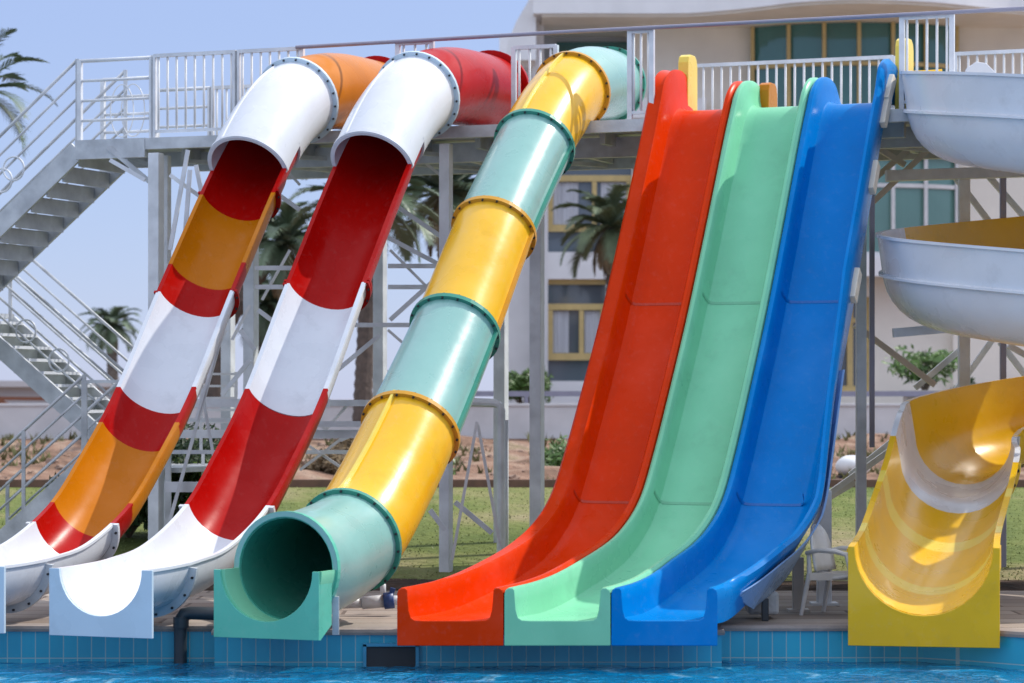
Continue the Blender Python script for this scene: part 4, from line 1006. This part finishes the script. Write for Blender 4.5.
# rotunda
RCX, RR = hx(858), 4.2; RCY = HY + 3.4
def arcp(x, rad=RR): return (x, RCY - math.sqrt(max(.01, rad*rad - (x-RCX)**2)))
def curved(mb, xa, xb, z0, z1, rad, th=.12, n=28):
    rs = []
    for k in range(n+1):
        x = xa + (xb-xa)*k/n; _, y = arcp(x, rad); rs.append([(x, y, z0), (x, y, z1), (x, y+th, z1), (x, y+th, z0)])
    mb.rings(rs, sm=False); mb.add(rs[0], [(0,1,2,3)]); mb.add(rs[-1], [(0,1,2,3)])
xa, xb = hx(753), hx(957)
def bay(z0, z1, glass, horiz, nm, fmat):
    mb = MB(); curved(mb, xa, xb, z0, z1, RR-.06, .05)
    fr2 = MB()
    for k in range(7):
        x = xa + (xb-xa)*k/6; _, y = arcp(x); fr2.box((x, y, (z0+z1)/2), (.09, .14, z1-z0))
    for zz in horiz: curved(fr2, xa+.06, xb-.06, zz-.05, zz+.05, RR+.02, .10)
    wo = fr2.build('bay_window', M[fmat], hot); mb.build('pane', M[glass], wo)
bay(hz(128,67), 11.66, 'glass_green', (hz(52,67), hz(104,67)), 'upper', 'frame')
bay(hz(250,67), hz(149,67), 'glass_light', (hz(178,67), hz(249,67)), 'lower', 'wframe')
mb = MB(); curved(mb, xa-.2, xb+.1, hz(149,67), hz(128,67), RR+.12, 1.2); mb.build('bay_slab', M['stucco'], hot)
mb = MB(); curved(mb, xa-.2, xb+.1, hz(272,67), hz(251,67), RR+.10, 1.2); mb.build('bay_sill', M['stucco'], hot)
mb = MB(); wx0, wx1 = hx(838), hx(873); wall_open(mb, hx(700), hx(1100), 1.5, hz(262), [(wx0, wx1, hz(392), hz(296))], HY+.6, .3); mb.build('ground_floor_wall', M['creamwall'], hot, fix=False)
mb = MB(); y = HY+.75; z0, z1 = hz(392), hz(296)
for xx in (wx0+.07, (wx0+wx1)/2-.05, wx1-.07): mb.box((xx, y, (z0+z1)/2), (.15, .1, z1-z0))
mb.box(((wx0+wx1)/2, y-.004, z1-.07), (wx1-wx0, .1, .14)); mb.box(((wx0+wx1)/2, y-.004, z1-.6), (wx1-wx0, .1, .12)); mb.box(((wx0+wx1)/2, y-.004, z0+.08), (wx1-wx0, .1, .16))
wo = mb.build('window', M['frame'], hot); mb = MB(); mb.box(((wx0+wx1)/2, y+.1, (z0+z1)/2), (wx1-wx0, .03, z1-z0)); mb.build('pane', M['glass_grey'], wo)
# curved roof edge
plan = [(hx(533,68), 68.2), (hx(600,68), 68.2), (hx(680,68), 68.2), (hx(720,67.5), 67.8), (hx(760,67), 67.1), (hx(800,66), 66.3), (hx(850,65.5), 65.9), (hx(900,65.5), 66.0), (hx(950,66), 66.5), (hx(1000,67), 67.4), (hx(1060,68), 68.2), (hx(1150,68), 68.4)]
plan = spline(plan, 5); zb, zt = 11.74, 13.6
mb = MB(); mb.rings([[(x, y, zb), (x, y, zt), (x, HY+10, zt), (x, HY+10, zb+.0)] for x, y in plan], sm=True)
mb.add([(plan[0][0], plan[0][1], zb), (plan[0][0], plan[0][1], zt), (plan[0][0], HY+10, zt), (plan[0][0], HY+10, zb)], [(0,1,2,3)])
mb.build('roof', M['stucco'], hot, fix=True)
mb = MB(); mb.rings([[(x, y+.12, zb-.07), (x, y+.12, zb-.003), (x, HY+9, zb-.003), (x, HY+9, zb-.07)] for x, y in plan[1:]], sm=False); mb.build('soffit', M['creamwall'], hot)
mb = MB(); Yf = 68.6
mb.prism([(hx(x, Yf), Yf, hz(y, Yf)) for x, y in ((505,60),(508,42),(516,22),(526,5),(536,-14),(536,60))], (0, 7, 0)); mb.build('gable_fin', M['stucco'], hot)
